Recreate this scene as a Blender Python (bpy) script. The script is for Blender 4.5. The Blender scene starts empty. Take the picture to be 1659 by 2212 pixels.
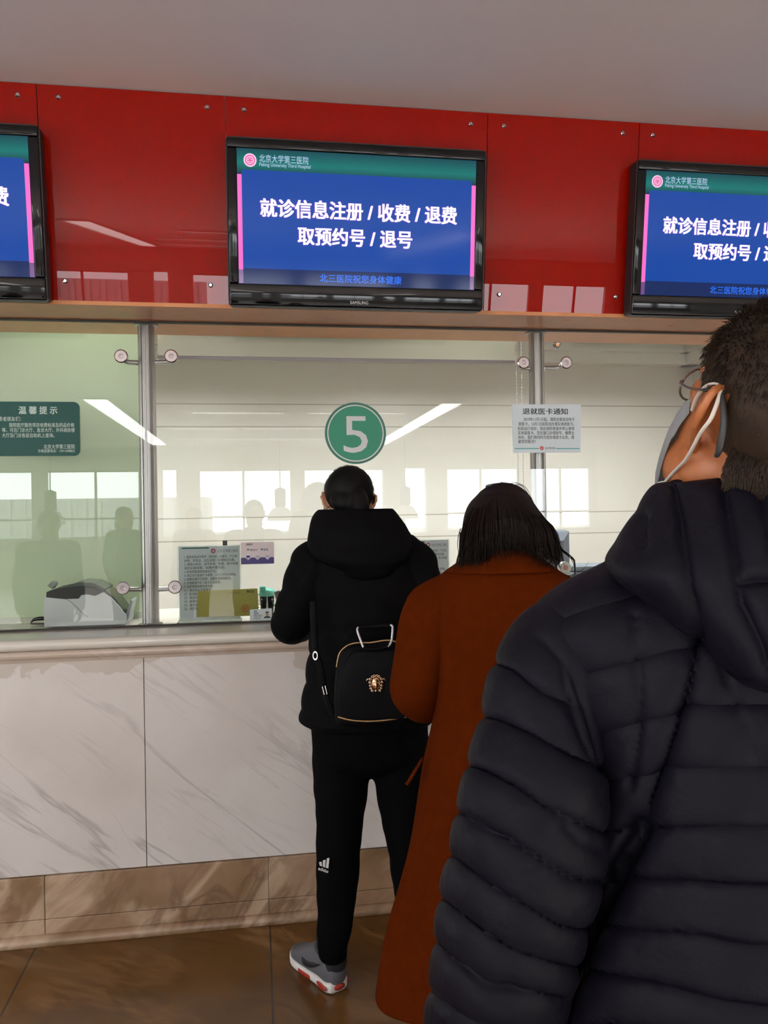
import bpy, bmesh, math, random
import numpy as np
from mathutils import Vector, Matrix, noise
from mathutils.geometry import tessellate_polygon
random.seed(7)
S = bpy.context.scene
COL = S.collection
V = Vector
PI = math.pi

# ------------------------------------------------------------------ camera
FPX = 1725.0                                  # focal length in pixels of the 1659x2212 frame
EYE = V((0.0, 0.0, 1.5))
YAW, ROLL = math.radians(9.0), 0.016
F = V((math.sin(YAW), math.cos(YAW), 0)); R = V((math.cos(YAW), -math.sin(YAW), 0)); Z = V((0, 0, 1))
CR = R*math.cos(ROLL) - Z*math.sin(ROLL); CU = Z*math.cos(ROLL) + R*math.sin(ROLL)
cd = bpy.data.cameras.new('camera'); cam = bpy.data.objects.new('camera', cd); COL.objects.link(cam)
cd.sensor_fit = 'VERTICAL'; cd.sensor_height = 36.0; cd.lens = FPX/2212*36; cd.clip_start = 0.02; cd.clip_end = 200
M = Matrix.Identity(4)
for i in range(3):
    M[i][0], M[i][1], M[i][2], M[i][3] = CR[i], CU[i], -F[i], EYE[i]
cam.matrix_world = M
S.camera = cam
# ------------------------------------------------------------------ look
S.view_settings.view_transform = 'Standard'; S.view_settings.look = 'None'
S.view_settings.gamma = 1; S.view_settings.exposure = 0.0; S.view_settings.use_curve_mapping = False
S.cycles.use_denoising = True; S.cycles.max_bounces = 8; S.cycles.diffuse_bounces = 4; S.cycles.glossy_bounces = 4
S.cycles.transparent_max_bounces = 12; S.cycles.transmission_bounces = 4
S.cycles.caustics_reflective = False; S.cycles.caustics_refractive = False; S.cycles.sample_clamp_indirect = 6
# ------------------------------------------------------------------ sky and lights
SKY, HALL_LIGHT, BOOTH_FILL, SPOT_FILL, QUEUE_FILL = 9.5, 10.0, 44.0, 950.0, 18.0
W = bpy.data.worlds.new('overcast_sky'); S.world = W; W.use_nodes = True
wn = W.node_tree.nodes; wn.clear()
wo = wn.new('ShaderNodeOutputWorld'); wb = wn.new('ShaderNodeBackground')
wb.inputs[0].default_value = (0.93, 0.97, 1.0, 1); wb.inputs[1].default_value = SKY
W.node_tree.links.new(wb.outputs[0], wo.inputs[0])
YB, XL, XR = -11.6, -7.0, 8.0                 # hall: window wall far behind the queue, side walls
def portal(loc, rot, sx, sy):
    l = bpy.data.lights.new('window_portal', 'AREA'); l.shape = 'RECTANGLE'; l.size = sx; l.size_y = sy
    l.cycles.is_portal = True
    o = bpy.data.objects.new('window_portal', l); COL.objects.link(o); o.location = loc; o.rotation_euler = rot
portal((0.5, YB-0.05, 1.75), (PI/2, 0, 0), 13.0, 1.5)
portal((XL-0.05, -5.0, 1.7), (PI/2, 0, -PI/2), 9.0, 2.0)

# ------------------------------------------------------------------ pixel to place
def ray(px, py): return F + CR*((px-829.5)/FPX) + CU*((1106-py)/FPX)
def at(px, py, Y): d = ray(px, py); return EYE + d*(Y/d.y)
def atz(px, py, z): d = ray(px, py); return EYE + d*((z-1.5)/d.z)
def pp(px, py, t): return EYE + ray(px, py)*t
def atp(px, py, o, n): d = ray(px, py); return EYE + d*((o-EYE).dot(n)/d.dot(n))
def proj(p):
    q = p-EYE; t = max(q.dot(F), 1e-3); return 829.5+FPX*q.dot(CR)/t, 1106-FPX*q.dot(CU)/t, t

# ------------------------------------------------------------------ materials
MATS = {}
def mat(name, col, rough=0.5, metal=0.0, coat=0.0, emit=None, es=1.0, spec=0.5, sheen=0.0, var=0.0, vscale=20, bump=0.0, bscale=60, trans=None):
    if name in MATS: return MATS[name]
    m = bpy.data.materials.new(name); m.use_nodes = True; nt = m.node_tree; n = nt.nodes; L = nt.links
    b = n['Principled BSDF']
    b.inputs['Base Color'].default_value = (*col, 1); b.inputs['Roughness'].default_value = rough
    b.inputs['Metallic'].default_value = metal; b.inputs['Coat Weight'].default_value = coat
    b.inputs['Coat Roughness'].default_value = 0.02
    b.inputs['Specular IOR Level'].default_value = spec
    b.inputs['Sheen Weight'].default_value = sheen
    if emit:
        b.inputs['Emission Color'].default_value = (*emit, 1); b.inputs['Emission Strength'].default_value = es
    if var or bump:
        tc = n.new('ShaderNodeTexCoord')
        if var:
            t = n.new('ShaderNodeTexNoise'); t.inputs['Scale'].default_value = vscale; t.inputs['Detail'].default_value = 5
            L.new(tc.outputs['Object'], t.inputs['Vector'])
            mr = n.new('ShaderNodeMapRange'); mr.inputs[1].default_value = .25; mr.inputs[2].default_value = .75
            mr.inputs[3].default_value = 1-var; mr.inputs[4].default_value = 1+var
            L.new(t.outputs[0], mr.inputs[0])
            mx = n.new('ShaderNodeMix'); mx.data_type = 'RGBA'; mx.blend_type = 'MULTIPLY'; mx.inputs[0].default_value = 1
            mx.inputs[6].default_value = (*col, 1); L.new(mr.outputs[0], mx.inputs[7]); L.new(mx.outputs[2], b.inputs['Base Color'])
        if bump:
            t2 = n.new('ShaderNodeTexNoise'); t2.inputs['Scale'].default_value = bscale; t2.inputs['Detail'].default_value = 4
            L.new(tc.outputs['Object'], t2.inputs['Vector'])
            bp = n.new('ShaderNodeBump'); bp.inputs['Strength'].default_value = bump; bp.inputs['Distance'].default_value = .01
            L.new(t2.outputs[0], bp.inputs['Height']); L.new(bp.outputs[0], b.inputs['Normal'])
    if trans:
        tl = n.new('ShaderNodeBsdfTranslucent'); tl.inputs[0].default_value = (*col, 1)
        ms = n.new('ShaderNodeMixShader'); ms.inputs[0].default_value = trans
        o = n['Material Output']; L.new(b.outputs[0], ms.inputs[1]); L.new(tl.outputs[0], ms.inputs[2]); L.new(ms.outputs[0], o.inputs[0])
    MATS[name] = m
    return m
def srgb(r, g, b):
    f = lambda c: c/12.92 if c <= .04045 else ((c+.055)/1.055)**2.4
    return (f(r/255), f(g/255), f(b/255))

def glass_mat(name, tint, ior=1.5):
    m = bpy.data.materials.new(name); m.use_nodes = True; nt = m.node_tree; n = nt.nodes; L = nt.links
    n.remove(n['Principled BSDF']); o = n['Material Output']
    fr = n.new('ShaderNodeFresnel'); fr.inputs[0].default_value = ior
    tr = n.new('ShaderNodeBsdfTransparent'); tr.inputs[0].default_value = (*tint, 1)
    gl = n.new('ShaderNodeBsdfGlossy'); gl.inputs['Roughness'].default_value = 0.0; gl.inputs[0].default_value = (1, 1, 1, 1)
    ms = n.new('ShaderNodeMixShader')
    L.new(fr.outputs[0], ms.inputs[0]); L.new(tr.outputs[0], ms.inputs[1]); L.new(gl.outputs[0], ms.inputs[2]); L.new(ms.outputs[0], o.inputs[0])
    return m

def stone(name, base, vein, vein2, rot, scale, lo, hi, rough, blotch, bcol, coat=0.0, joints=None, stain=None):
    """Stone: soft colour clouds, stretched veins and optional tile joints (axis, list of positions)."""
    m = bpy.data.materials.new(name); m.use_nodes = True; nt = m.node_tree; n = nt.nodes; L = nt.links
    b = n['Principled BSDF']; b.inputs['Roughness'].default_value = rough; b.inputs['Coat Weight'].default_value = coat; b.inputs['Coat Roughness'].default_value = .08
    g = n.new('ShaderNodeNewGeometry')
    m0 = n.new('ShaderNodeMapping'); m0.inputs['Rotation'].default_value = rot; L.new(g.outputs['Position'], m0.inputs[0])
    mp = n.new('ShaderNodeMapping'); mp.inputs['Scale'].default_value = scale; L.new(m0.outputs[0], mp.inputs[0])
    def mixc(a, c, fac):
        x = n.new('ShaderNodeMix'); x.data_type = 'RGBA'
        if isinstance(a, tuple): x.inputs[6].default_value = (*a, 1)
        else: L.new(a, x.inputs[6])
        x.inputs[7].default_value = (*c, 1); L.new(fac, x.inputs[0]); return x.outputs[2]
    def rng(src, a, b_, c=0., d=1.):
        r = n.new('ShaderNodeMapRange'); r.inputs[1].default_value = a; r.inputs[2].default_value = b_; r.inputs[3].default_value = c; r.inputs[4].default_value = d
        L.new(src, r.inputs[0]); return r.outputs[0]
    cl = n.new('ShaderNodeTexNoise'); cl.inputs['Scale'].default_value = blotch; cl.inputs['Detail'].default_value = 6; L.new(g.outputs['Position'], cl.inputs['Vector'])
    c = mixc(base, bcol, rng(cl.outputs[0], .42, .7))
    for k, (sc, col, w) in enumerate(((1.0, vein, hi), (2.3, vein2, hi*.8))):
        t = n.new('ShaderNodeTexNoise'); t.inputs['Scale'].default_value = sc; t.inputs['Detail'].default_value = 7; t.inputs['Distortion'].default_value = .6
        L.new(mp.outputs[0], t.inputs['Vector'])
        a = n.new('ShaderNodeMath'); a.operation = 'SUBTRACT'; L.new(t.outputs[0], a.inputs[0]); a.inputs[1].default_value = .5+.04*k
        ab = n.new('ShaderNodeMath'); ab.operation = 'ABSOLUTE'; L.new(a.outputs[0], ab.inputs[0])
        v = rng(ab.outputs[0], 0.0, lo, w, 0.0)
        gate = n.new('ShaderNodeTexNoise'); gate.inputs['Scale'].default_value = 2.2+k; L.new(g.outputs['Position'], gate.inputs['Vector'])
        mu = n.new('ShaderNodeMath'); mu.operation = 'MULTIPLY'; L.new(v, mu.inputs[0]); L.new(rng(gate.outputs[0], .4, .6), mu.inputs[1])
        c = mixc(c, col, mu.outputs[0])
    if joints:
        sp = n.new('ShaderNodeSeparateXYZ'); L.new(g.outputs['Position'], sp.inputs[0])
        for ax, off, per, wd, jc in joints:
            a = n.new('ShaderNodeMath'); a.operation = 'SUBTRACT'; L.new(sp.outputs[ax], a.inputs[0]); a.inputs[1].default_value = off
            md = n.new('ShaderNodeMath'); md.operation = 'PINGPONG'; L.new(a.outputs[0], md.inputs[0]); md.inputs[1].default_value = per/2
            c = mixc(c, jc, rng(md.outputs[0], wd*.5, wd, 1., 0.))
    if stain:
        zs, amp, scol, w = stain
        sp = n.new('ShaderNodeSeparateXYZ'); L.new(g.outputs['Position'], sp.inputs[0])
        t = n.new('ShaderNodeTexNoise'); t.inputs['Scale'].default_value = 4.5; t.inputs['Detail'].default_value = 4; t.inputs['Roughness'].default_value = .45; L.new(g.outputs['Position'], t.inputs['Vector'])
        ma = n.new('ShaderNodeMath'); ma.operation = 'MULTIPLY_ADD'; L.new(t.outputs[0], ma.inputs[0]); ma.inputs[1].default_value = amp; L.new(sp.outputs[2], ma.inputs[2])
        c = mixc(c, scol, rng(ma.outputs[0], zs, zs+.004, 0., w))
    L.new(c, b.inputs['Base Color'])
    return m

# ------------------------------------------------------------------ objects
def tagp(o, label=None, cat=None, group=None, kind=None):
    for k, v in (('label', label), ('category', cat), ('group', group), ('kind', kind)):
        if v: o[k] = v
    return o
def thing(name, label, cat, loc=(0, 0, 0), group=None):
    o = bpy.data.objects.new(name, None); COL.objects.link(o); o.location = loc; o.empty_display_size = .1
    return tagp(o, label, cat, group)
def rootloc(p):
    while p.parent: p = p.parent
    return p.location.copy()
def part(name, bm, m, parent=None, label=None, smooth=False, kind=None, base=True):
    """Link a bmesh (in world coordinates) as one mesh object, under parent if given."""
    me = bm if isinstance(bm, bpy.types.Mesh) else None
    if me is None:
        me = bpy.data.meshes.new(name); bm.normal_update(); bm.to_mesh(me); bm.free()
    me.name = name
    if smooth:
        for p in me.polygons: p.use_smooth = True
    if m is not None and len(me.materials) == 0: me.materials.append(m)
    o = bpy.data.objects.new(name, me); COL.objects.link(o)
    if parent:
        me.transform(Matrix.Translation(-rootloc(parent))); o.parent = parent
    elif base and len(me.vertices):
        xs = [v.co.x for v in me.vertices]; ys = [v.co.y for v in me.vertices]; zs = [v.co.z for v in me.vertices]
        c = V(((min(xs)+max(xs))/2, (min(ys)+max(ys))/2, min(zs)))
        me.transform(Matrix.Translation(-c)); o.location = c
    if label: o['label'] = label
    if kind: o['kind'] = kind
    return o
def struct(name, bm, m, smooth=False): return part(name, bm, m, None, None, smooth, 'structure')
def one(name, bm, m, label, cat, group=None, smooth=False): return tagp(part(name, bm, m, None, None, smooth), label, cat, group)

def bx(bm, c, s, M3=None, bev=0.0, seg=2):
    """Box centred at c with size s; M3 optional 3 axis vectors."""
    g = bmesh.ops.create_cube(bm, size=1.0)['verts']
    ax = M3 or (V((1, 0, 0)), V((0, 1, 0)), V((0, 0, 1)))
    for v in g:
        p = v.co.copy(); v.co = V(c) + ax[0]*(p.x*s[0]) + ax[1]*(p.y*s[1]) + ax[2]*(p.z*s[2])
    if bev:
        es = list({e for v in g for e in v.link_edges})
        bmesh.ops.bevel(bm, geom=es, offset=bev, segments=seg, profile=.5, affect='EDGES')
    return bm
def box(a, b, bev=0.0, seg=2):
    bm = bmesh.new(); a = V(a); b = V(b)
    return bx(bm, (a+b)/2, (abs(b.x-a.x), abs(b.y-a.y), abs(b.z-a.z)), None, bev, seg)
def frame_of(d):
    d = d.normalized(); u = Z if abs(d.z) < .9 else V((1, 0, 0))
    a = d.cross(u).normalized(); return a, a.cross(d).normalized()
def crom(P, k, t):
    n = len(P); p0, p1, p2, p3 = P[max(k-1, 0)], P[k], P[min(k+1, n-1)], P[min(k+2, n-1)]
    return (p1*2 + (p2-p0)*t + (p0*2-p1*5+p2*4-p3)*t*t + (p1*3-p0-p2*3+p3)*t*t*t)*.5
def sample(P, sub):
    out = []
    for k in range(len(P)-1):
        for j in range(sub): out.append(crom(P, k, j/sub))
    out.append(P[-1]); return out
def loft(rings, nseg=32, sub=4, puff=None, caps=(1, 1), bm=None, slant=0.0):
    """Skin through (centre, half axis a, half axis b[, exponent]) rings; puff=(period, height) quilts it."""
    bm = bm or bmesh.new()
    C = sample([V(r[0]) for r in rings], sub); A = sample([V(r[1]) for r in rings], sub); B = sample([V(r[2]) for r in rings], sub)
    E = sample([V((r[3] if len(r) > 3 else 2.0, 0, 0)) for r in rings], sub)
    n = len(C); arc = [0.0]
    for i in range(1, n): arc.append(arc[-1]+(C[i]-C[i-1]).length)
    ext = []
    def endring(i, sgn, flat):
        d = (C[1]-C[0]) if i == 0 else (C[-1]-C[-2])
        d = A[i].cross(B[i]).normalized() * (1 if A[i].cross(B[i]).dot(d) > 0 else -1) * sgn
        r = min(A[i].length, B[i].length)*flat
        return [(C[i]+d*(r*math.sin(q)), A[i]*math.cos(q), B[i]*math.cos(q), E[i].x, arc[i]) for q in (.35, .75, 1.15, 1.45)]
    seq = [(C[i], A[i], B[i], E[i].x, arc[i]) for i in range(n)]
    if caps[0]: seq = endring(0, -1 if True else 1, caps[0])[::-1] + seq
    if caps[1]: seq = seq + endring(n-1, 1, caps[1])
    if caps[0]:
        pass
    rows = []
    for c, a, b, e, s in seq:
        row = []
        for j in range(nseg):
            th = 2*PI*j/nseg; co, si = math.cos(th), math.sin(th)
            x = math.copysign(abs(co)**(2/e), co); y = math.copysign(abs(si)**(2/e), si)
            d = a*x + b*y
            if puff:
                l = s + slant*co
                w = abs(math.sin(PI*l/puff[0]))**.55
                k = d.length
                if k > 1e-5: d = d*(1 + puff[1]*(w-.45)/k + puff[1]*.5*noise.noise((c+d)*9)/k)
            row.append(bm.verts.new(c+d))
        rows.append(row)
    for i in range(len(rows)-1):
        for j in range(nseg):
            k = (j+1) % nseg; bm.faces.new((rows[i][j], rows[i][k], rows[i+1][k], rows[i+1][j]))
    for row in (rows[0], rows[-1]):
        c = sum((v.co for v in row), V())/nseg; cv = bm.verts.new(c)
        for j in range(nseg): bm.faces.new((row[j], row[(j+1) % nseg], cv))
    bmesh.ops.recalc_face_normals(bm, faces=bm.faces[:])
    return bm
def tube(pts, rad, nseg=12, sub=4, bm=None, puff=None, flat=1.0, up=None, caps=(1, 1), slant=0.0):
    """Round (or flattened) tube along points, radius per point."""
    pts = [V(p) for p in pts]
    if not isinstance(rad, (list, tuple)): rad = [rad]*len(pts)
    rings = []; a = None
    for i, p in enumerate(pts):
        d = (pts[min(i+1, len(pts)-1)] - pts[max(i-1, 0)]).normalized()
        if a is None:
            a = (V(up) - d*d.dot(V(up))).normalized() if up is not None else frame_of(d)[0]
        else:
            a = (a - d*a.dot(d)).normalized()
        b = d.cross(a).normalized()
        rings.append((p, a*rad[i], b*rad[i]*flat))
    return loft(rings, nseg, sub, puff, caps, bm, slant)
def ball(bm, c, r, M3=None, seg=16):
    """Ellipsoid."""
    g = bmesh.ops.create_uvsphere(bm, u_segments=seg, v_segments=max(8, seg*2//3), radius=1.0)['verts']
    ax = M3 or (V((1, 0, 0)), V((0, 1, 0)), V((0, 0, 1)))
    if not isinstance(r, (list, tuple)): r = (r, r, r)
    for v in g:
        p = v.co.copy(); v.co = V(c)+ax[0]*(p.x*r[0])+ax[1]*(p.y*r[1])+ax[2]*(p.z*r[2])
    return bm
def lathe(prof, c, axis=Z, nseg=24, bm=None):
    """Profile of (radius, height) turned about axis through c."""
    bm = bm or bmesh.new(); a, b = frame_of(V(axis)); ax = V(axis).normalized(); rows = []
    for r, h in prof:
        rows.append([bm.verts.new(V(c)+ax*h+(a*math.cos(2*PI*j/nseg)+b*math.sin(2*PI*j/nseg))*max(r, 1e-4)) for j in range(nseg)])
    for i in range(len(rows)-1):
        for j in range(nseg): bm.faces.new((rows[i][j], rows[i][(j+1) % nseg], rows[i+1][(j+1) % nseg], rows[i+1][j]))
    for row in (rows[0], rows[-1]): bm.faces.new(row)
    bmesh.ops.recalc_face_normals(bm, faces=bm.faces[:])
    return bm
def prism(poly, o, u, v, n, th, bm=None):
    """Extrude a 2D outline (list of (x, y)) lying in the plane o+u*x+v*y by th along n."""
    bm = bm or bmesh.new()
    lo = [bm.verts.new(V(o)+u*x+v*y) for x, y in poly]; hi = [bm.verts.new(V(o)+u*x+v*y+n*th) for x, y in poly]
    k = len(poly)
    for tri in tessellate_polygon([[V((x, y, 0)) for x, y in poly]]):
        try:
            bm.faces.new([lo[i] for i in tri]); bm.faces.new([hi[i] for i in tri])
        except ValueError: pass
    for i in range(k): bm.faces.new((lo[i], lo[(i+1) % k], hi[(i+1) % k], hi[i]))
    bmesh.ops.recalc_face_normals(bm, faces=bm.faces[:])
    return bm
def rrect(x0, y0, x1, y1, r, k=6):
    out = []
    for cx, cy, a0 in ((x1-r, y1-r, 0), (x0+r, y1-r, 90), (x0+r, y0+r, 180), (x1-r, y0+r, 270)):
        for i in range(k+1):
            a = math.radians(a0+90*i/k); out.append((cx+r*math.cos(a), cy+r*math.sin(a)))
    return out
def circle(cx, cy, r, k=40): return [(cx+r*math.cos(2*PI*i/k), cy+r*math.sin(2*PI*i/k)) for i in range(k)]
def ring2d(bm, o, u, v, n, cx, cy, r0, r1, th, k=48):
    rows = []
    for rr, h in ((r0, 0), (r0, th), (r1, th), (r1, 0)):
        rows.append([bm.verts.new(V(o)+u*(cx+rr*math.cos(2*PI*i/k))+v*(cy+rr*math.sin(2*PI*i/k))+n*h) for i in range(k)])
    for a in range(4):
        for i in range(k): bm.faces.new((rows[a][i], rows[a][(i+1) % k], rows[(a+1) % 4][(i+1) % k], rows[(a+1) % 4][i]))
    bmesh.ops.recalc_face_normals(bm, faces=bm.faces[:])
    return bm
def text_into(bm, s, o, u, v, n, size=None, width=None, align='L', ext=.0004, bold=0.0, squash=1.0):
    """Lettering: baseline starts (or centres, or ends) at o, runs along u, stands along v."""
    cu = bpy.data.curves.new('lettering', 'FONT'); cu.body = s; cu.size = 1.0; cu.extrude = 0
    cu.resolution_u = 3
    t = bpy.data.objects.new('lettering', cu); COL.objects.link(t)
    bpy.context.view_layer.update()
    me = bpy.data.meshes.new_from_object(t.evaluated_get(bpy.context.evaluated_depsgraph_get()))
    bpy.data.objects.remove(t); bpy.data.curves.remove(cu)
    if not len(me.vertices): return bm
    x0 = min(p.co.x for p in me.vertices); x1 = max(p.co.x for p in me.vertices)
    kx = size if width is None else width/(x1-x0)
    ky = size if size is not None else kx
    if width is None: kx *= squash
    off = {'L': -x0, 'C': -(x0+x1)/2, 'R': -x1}[align]
    b = bold*.9
    for i, (dx, dy) in enumerate(((0, 0),) if not bold else ((-b, -b*.6), (b, -b*.6), (-b, b*.6), (b, b*.6))):
        vs = [bm.verts.new(V(o)+u*((p.co.x+off+dx)*kx)+v*((p.co.y+dy)*ky)+n*(ext+.00002*i)) for p in me.vertices]
        for p in me.polygons:
            try: bm.faces.new([vs[i] for i in p.vertices])
            except ValueError: pass
    bpy.data.meshes.remove(me)
    return bm

def remesh(bms, vox, smooth=3, fac=.5):
    """Union the closed pieces of one or more bmeshes into one continuous mesh."""
    me = bpy.data.meshes.new('m')
    if not isinstance(bms, (list, tuple)): bms = [bms]
    big = bmesh.new()
    for b in bms:
        t = bpy.data.meshes.new('t'); b.to_mesh(t); b.free(); big.from_mesh(t); bpy.data.meshes.remove(t)
    bmesh.ops.recalc_face_normals(big, faces=big.faces[:])
    big.to_mesh(me); big.free()
    o = bpy.data.objects.new('m', me); COL.objects.link(o)
    r = o.modifiers.new('r', 'REMESH'); r.mode = 'VOXEL'; r.voxel_size = vox
    if smooth:
        s = o.modifiers.new('s', 'SMOOTH'); s.iterations = smooth; s.factor = fac
    bpy.context.view_layer.update()
    out = bpy.data.meshes.new_from_object(o.evaluated_get(bpy.context.evaluated_depsgraph_get()))
    bpy.data.objects.remove(o); bpy.data.meshes.remove(me)
    return out
def seams(me_or_bm, lines, h, w, base=0.0, wob=0.0):
    """Quilting: push the cloth outward by h except along stitch lines (given as seen polylines), width w metres."""
    bm = me_or_bm; bm.normal_update()
    segs = [(a[0], a[1], b[0], b[1]) for l in lines for a, b in zip(l[:-1], l[1:])]
    vs = list(bm.verts); P3 = np.array([v.co[:] for v in vs]); q3 = P3-np.array(EYE[:])
    T = np.maximum(q3 @ np.array(F[:]), 1e-3); X = 829.5+FPX*(q3 @ np.array(CR[:]))/T; Y = 1106-FPX*(q3 @ np.array(CU[:]))/T
    best = np.full(len(vs), 1e9)
    for x0, y0, x1, y1 in segs:
        dx, dy = x1-x0, y1-y0; k = np.clip(((X-x0)*dx+(Y-y0)*dy)/max(dx*dx+dy*dy, 1e-9), 0, 1)
        best = np.minimum(best, np.hypot(X-x0-k*dx, Y-y0-k*dy))
    q = 1-np.exp(-(best*T/FPX/w)**1.2)
    for v, d in zip(vs, q): v.co += v.normal*(base + h*float(d) + (wob*noise.noise(v.co*14) if wob else 0))
    return bm
# ------------------------------------------------------------------ the setting
YC, YG, YS, YW = 2.98, 3.20, 3.43, 5.30        # counter front, glass, back edge of the soffit, booth back wall
ZC, ZK, ZS = 2.986, 1.07, 2.255                # ceiling, counter top, soffit
XA, XB = -3.6, 5.6
m_ceil = mat('ceiling_paint', (.74, .69, .70), .9, var=.02, vscale=1.5)
m_wall = mat('wall_paint', (.52, .49, .45), .85, var=.03, vscale=2)
m_booth_ceil = mat('booth_ceiling_paint', (.80, .80, .76), .9)
m_floor = stone('brown_marble_floor', (.110, .048, .006), (.28, .15, .06), (.05, .020, .003), (0, 0, .7), (.9, 2.6, 1), .05, .55, .22, 3.0, (.080, .033, .004), .0,
                joints=((0, at(583, 1975, 2.95).x, .81, .004, (.03, .017, .007)), (1, 2.95, .81, .004, (.03, .017, .007))))
m_plinth = stone('brown_marble_plinth', (.27, .17, .105), (.46, .34, .24), (.13, .075, .042), (0, .9, 0), (1.6, 1, 3.4), .07, .95, .25, 6.0, (.20, .125, .065), .1)
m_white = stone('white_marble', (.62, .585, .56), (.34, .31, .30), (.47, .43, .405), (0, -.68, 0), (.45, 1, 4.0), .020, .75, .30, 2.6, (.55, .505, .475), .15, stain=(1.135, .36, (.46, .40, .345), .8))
m_nose = stone('cream_marble_edge', (.50, .41, .34), (.30, .21, .15), (.62, .56, .50), (0, -.5, 0), (.8, 1, 3.0), .04, .5, .22, 3.5, (.42, .33, .26), .25)
m_top = mat('cream_marble_top', (.66, .63, .56), .18, coat=.3, var=.06, vscale=5)
m_back = stone('beige_wall_stone', (.70, .675, .63), (.64, .61, .56), (.74, .71, .67), (0, .5, 0), (1, 1, 2), .05, .25,   .35, 1.4, (.66, .63, .575), .1,
               joints=((2, 2.22, .742, .005, (.36, .33, .28)), (2, 2.072, .742, .005, (.36, .33, .28))))
m_wood = mat('soffit_wood', (.62, .25, .10), .35, coat=.05, var=.14, vscale=6)
m_dark = mat('dark_joint', (.02, .015, .012), .6)
m_steel = mat('brushed_steel', (.40, .38, .375), .32, 1.0, bump=.02, bscale=200)
m_chrome = mat('polished_steel', (.62, .58, .60), .14, 1.0)
m_black = mat('black_gloss_plastic', (.006, .006, .007), .10, coat=.5)
m_blackmatte = mat('black_matte_plastic', (.012, .012, .013), .5)
m_whiteplastic = mat('white_plastic', (.66, .68, .68), .35)
m_greyplastic = mat('grey_plastic', (.42, .45, .46), .35)
m_glass = glass_mat('partition_glass', (.978, .992, .978))

struct('floor', box((XL-.2, .35, -.12), (XR+.2, YW+.2, 0)), m_floor)
struct('floor_hall', box((XL-.2, YB-.2, -.12), (XR+.2, .35, 0)), mat('beige_bounce_floor', (.66, .62, .57), .35, var=.05, vscale=3))  # unseen floor, made pale to bounce light up to the ceiling
struct('ceiling', box((XL-.2, YB-.2, ZC), (XR+.2, 2.93, ZC+.12)), m_ceil)
struct('wall_back', box((XL-.2, YW, 0), (XR+.2, YW+.15, ZC)), m_back)
XRB = at(1496, 800, YW).x
struct('wall_right', box((XRB, YS, 0), (XRB+.12, YW, ZC)), m_back)
struct('wall_left', box((-3.4, YS, 0), (-3.28, YW, ZC)), m_back)
ZB = 2.66
struct('ceiling_booth', box((-3.28, YS, ZB), (XRB, YW, ZB+.1)), m_booth_ceil)
bm = bmesh.new()
for pts in ([(-3.28, YW-.16), (XRB, YW-.16), (XRB, YW), (-3.28, YW)], [(XRB-.16, YS), (XRB, YS), (XRB, YW), (XRB-.16, YW-.0)]):
    prism(pts, V((0, 0, 2.575)), V((1, 0, 0)), V((0, 1, 0)), Z, .09, bm)
    prism([(x if x > XRB-.1 or x < -3 else x+.05, y if y > YW-.1 or y < YS+.1 else y+.05) for x, y in pts], V((0, 0, 2.50)), V((1, 0, 0)), V((0, 1, 0)), Z, .075, bm)
struct('trim_1', bm, m_booth_ceil)
# bulkhead behind the red panels; leans out towards the queue at its top
TILT = math.radians(8.0)
FU = V((0, -math.sin(TILT), math.cos(TILT))); FN = V((0, -math.cos(TILT), -math.sin(TILT))); X1 = V((1, 0, 0)); Y1 = V((0, 1, 0)); YM = V((0, -1, 0))
FO = V((0, YC, ZS)); FH = (ZC-ZS)/FU.z
off = -FN*.014
bm = bmesh.new()
pr = [(YC+.016, ZS+.014), (YS, ZS+.014), (YS, ZC), (YC+.016-math.tan(TILT)*(ZC-ZS), ZC)]
prism([(y, z) for y, z in pr], V((XL, 0, 0)), Y1, Z, X1, XR-XL, bm)
struct('wall_bulkhead', bm, m_wall)
bm = box((XL, YC-.006, ZS), (XR, YS+.01, ZS+.014))
for px, py in ((267, 668), (347, 671), (498, 676), (760, 682), (1228, 692), (1450, 704)):
    p = atz(px, py, ZS); bx(bm, p, (.016, .010, .004))
struct('trim_2', bm, m_wood)
# hall behind the queue: window wall, side walls, window band
bm = box((XL-.2, YB-.2, 0), (XR+.2, YB, 1.02)); bx(bm, ((XL+XR)/2, YB-.1, (2.5+ZC)/2), (XR-XL+.4, .2, ZC-2.5))
wx = [XL, -4.6, -2.3, -1.5, .9, 3.1, 4.1, 6.2, XR]
for i, x in enumerate(wx): bx(bm, (x, YB-.1, 1.76), (.5 if i in (2, 3, 5, 6) else .28, .2, 1.5))
struct('wall_front', bm, m_wall)
m_frame = mat('window_frame_metal', (.35, .35, .35), .4)
for i in range(len(wx)-1):
    a, b = wx[i]+.14, wx[i+1]-.14
    if b-a < .8: continue
    bm = bmesh.new()
    for z in (1.04, 1.45, 2.48): bx(bm, ((a+b)/2, YB-.05, z), (b-a, .05, .04))
    for x in (a, (a+b)/2, b): bx(bm, (x, YB-.05, 1.76), (.05, .05, 1.48))
    struct('window_%d' % (i+4), bm, m_frame)
bm = box((XL-.2, YB, 0), (XL, YC, .72)); bx(bm, (XL-.1, (YB+YC)/2, (2.7+ZC)/2), (.2, YC-YB, ZC-2.7))
for y, w in ((-10.6, 2.0), (-6.6, .4), (-3.4, .4), (1.2, 3.6)): bx(bm, (XL-.1, y, 1.7), (.2, w, 2.0))  # unseen openings added to let daylight in from the left
struct('wall_hall_left', bm, m_wall)
struct('wall_hall_right', box((XR, YB, 0), (XR+.2, YW, ZC)), m_wall)
struct('ground', box((-60, -80, -.5), (60, YB-.2, -.35)), mat('paving', (.35, .34, .33), .9))
bm = box((-16, -34, -.35), (-2.2, -30, 2.3))
for k in range(22):
    bx(bm, (-15.5+k*.62, -29.95, 1.0), (.16, .12, 2.6))
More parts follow.
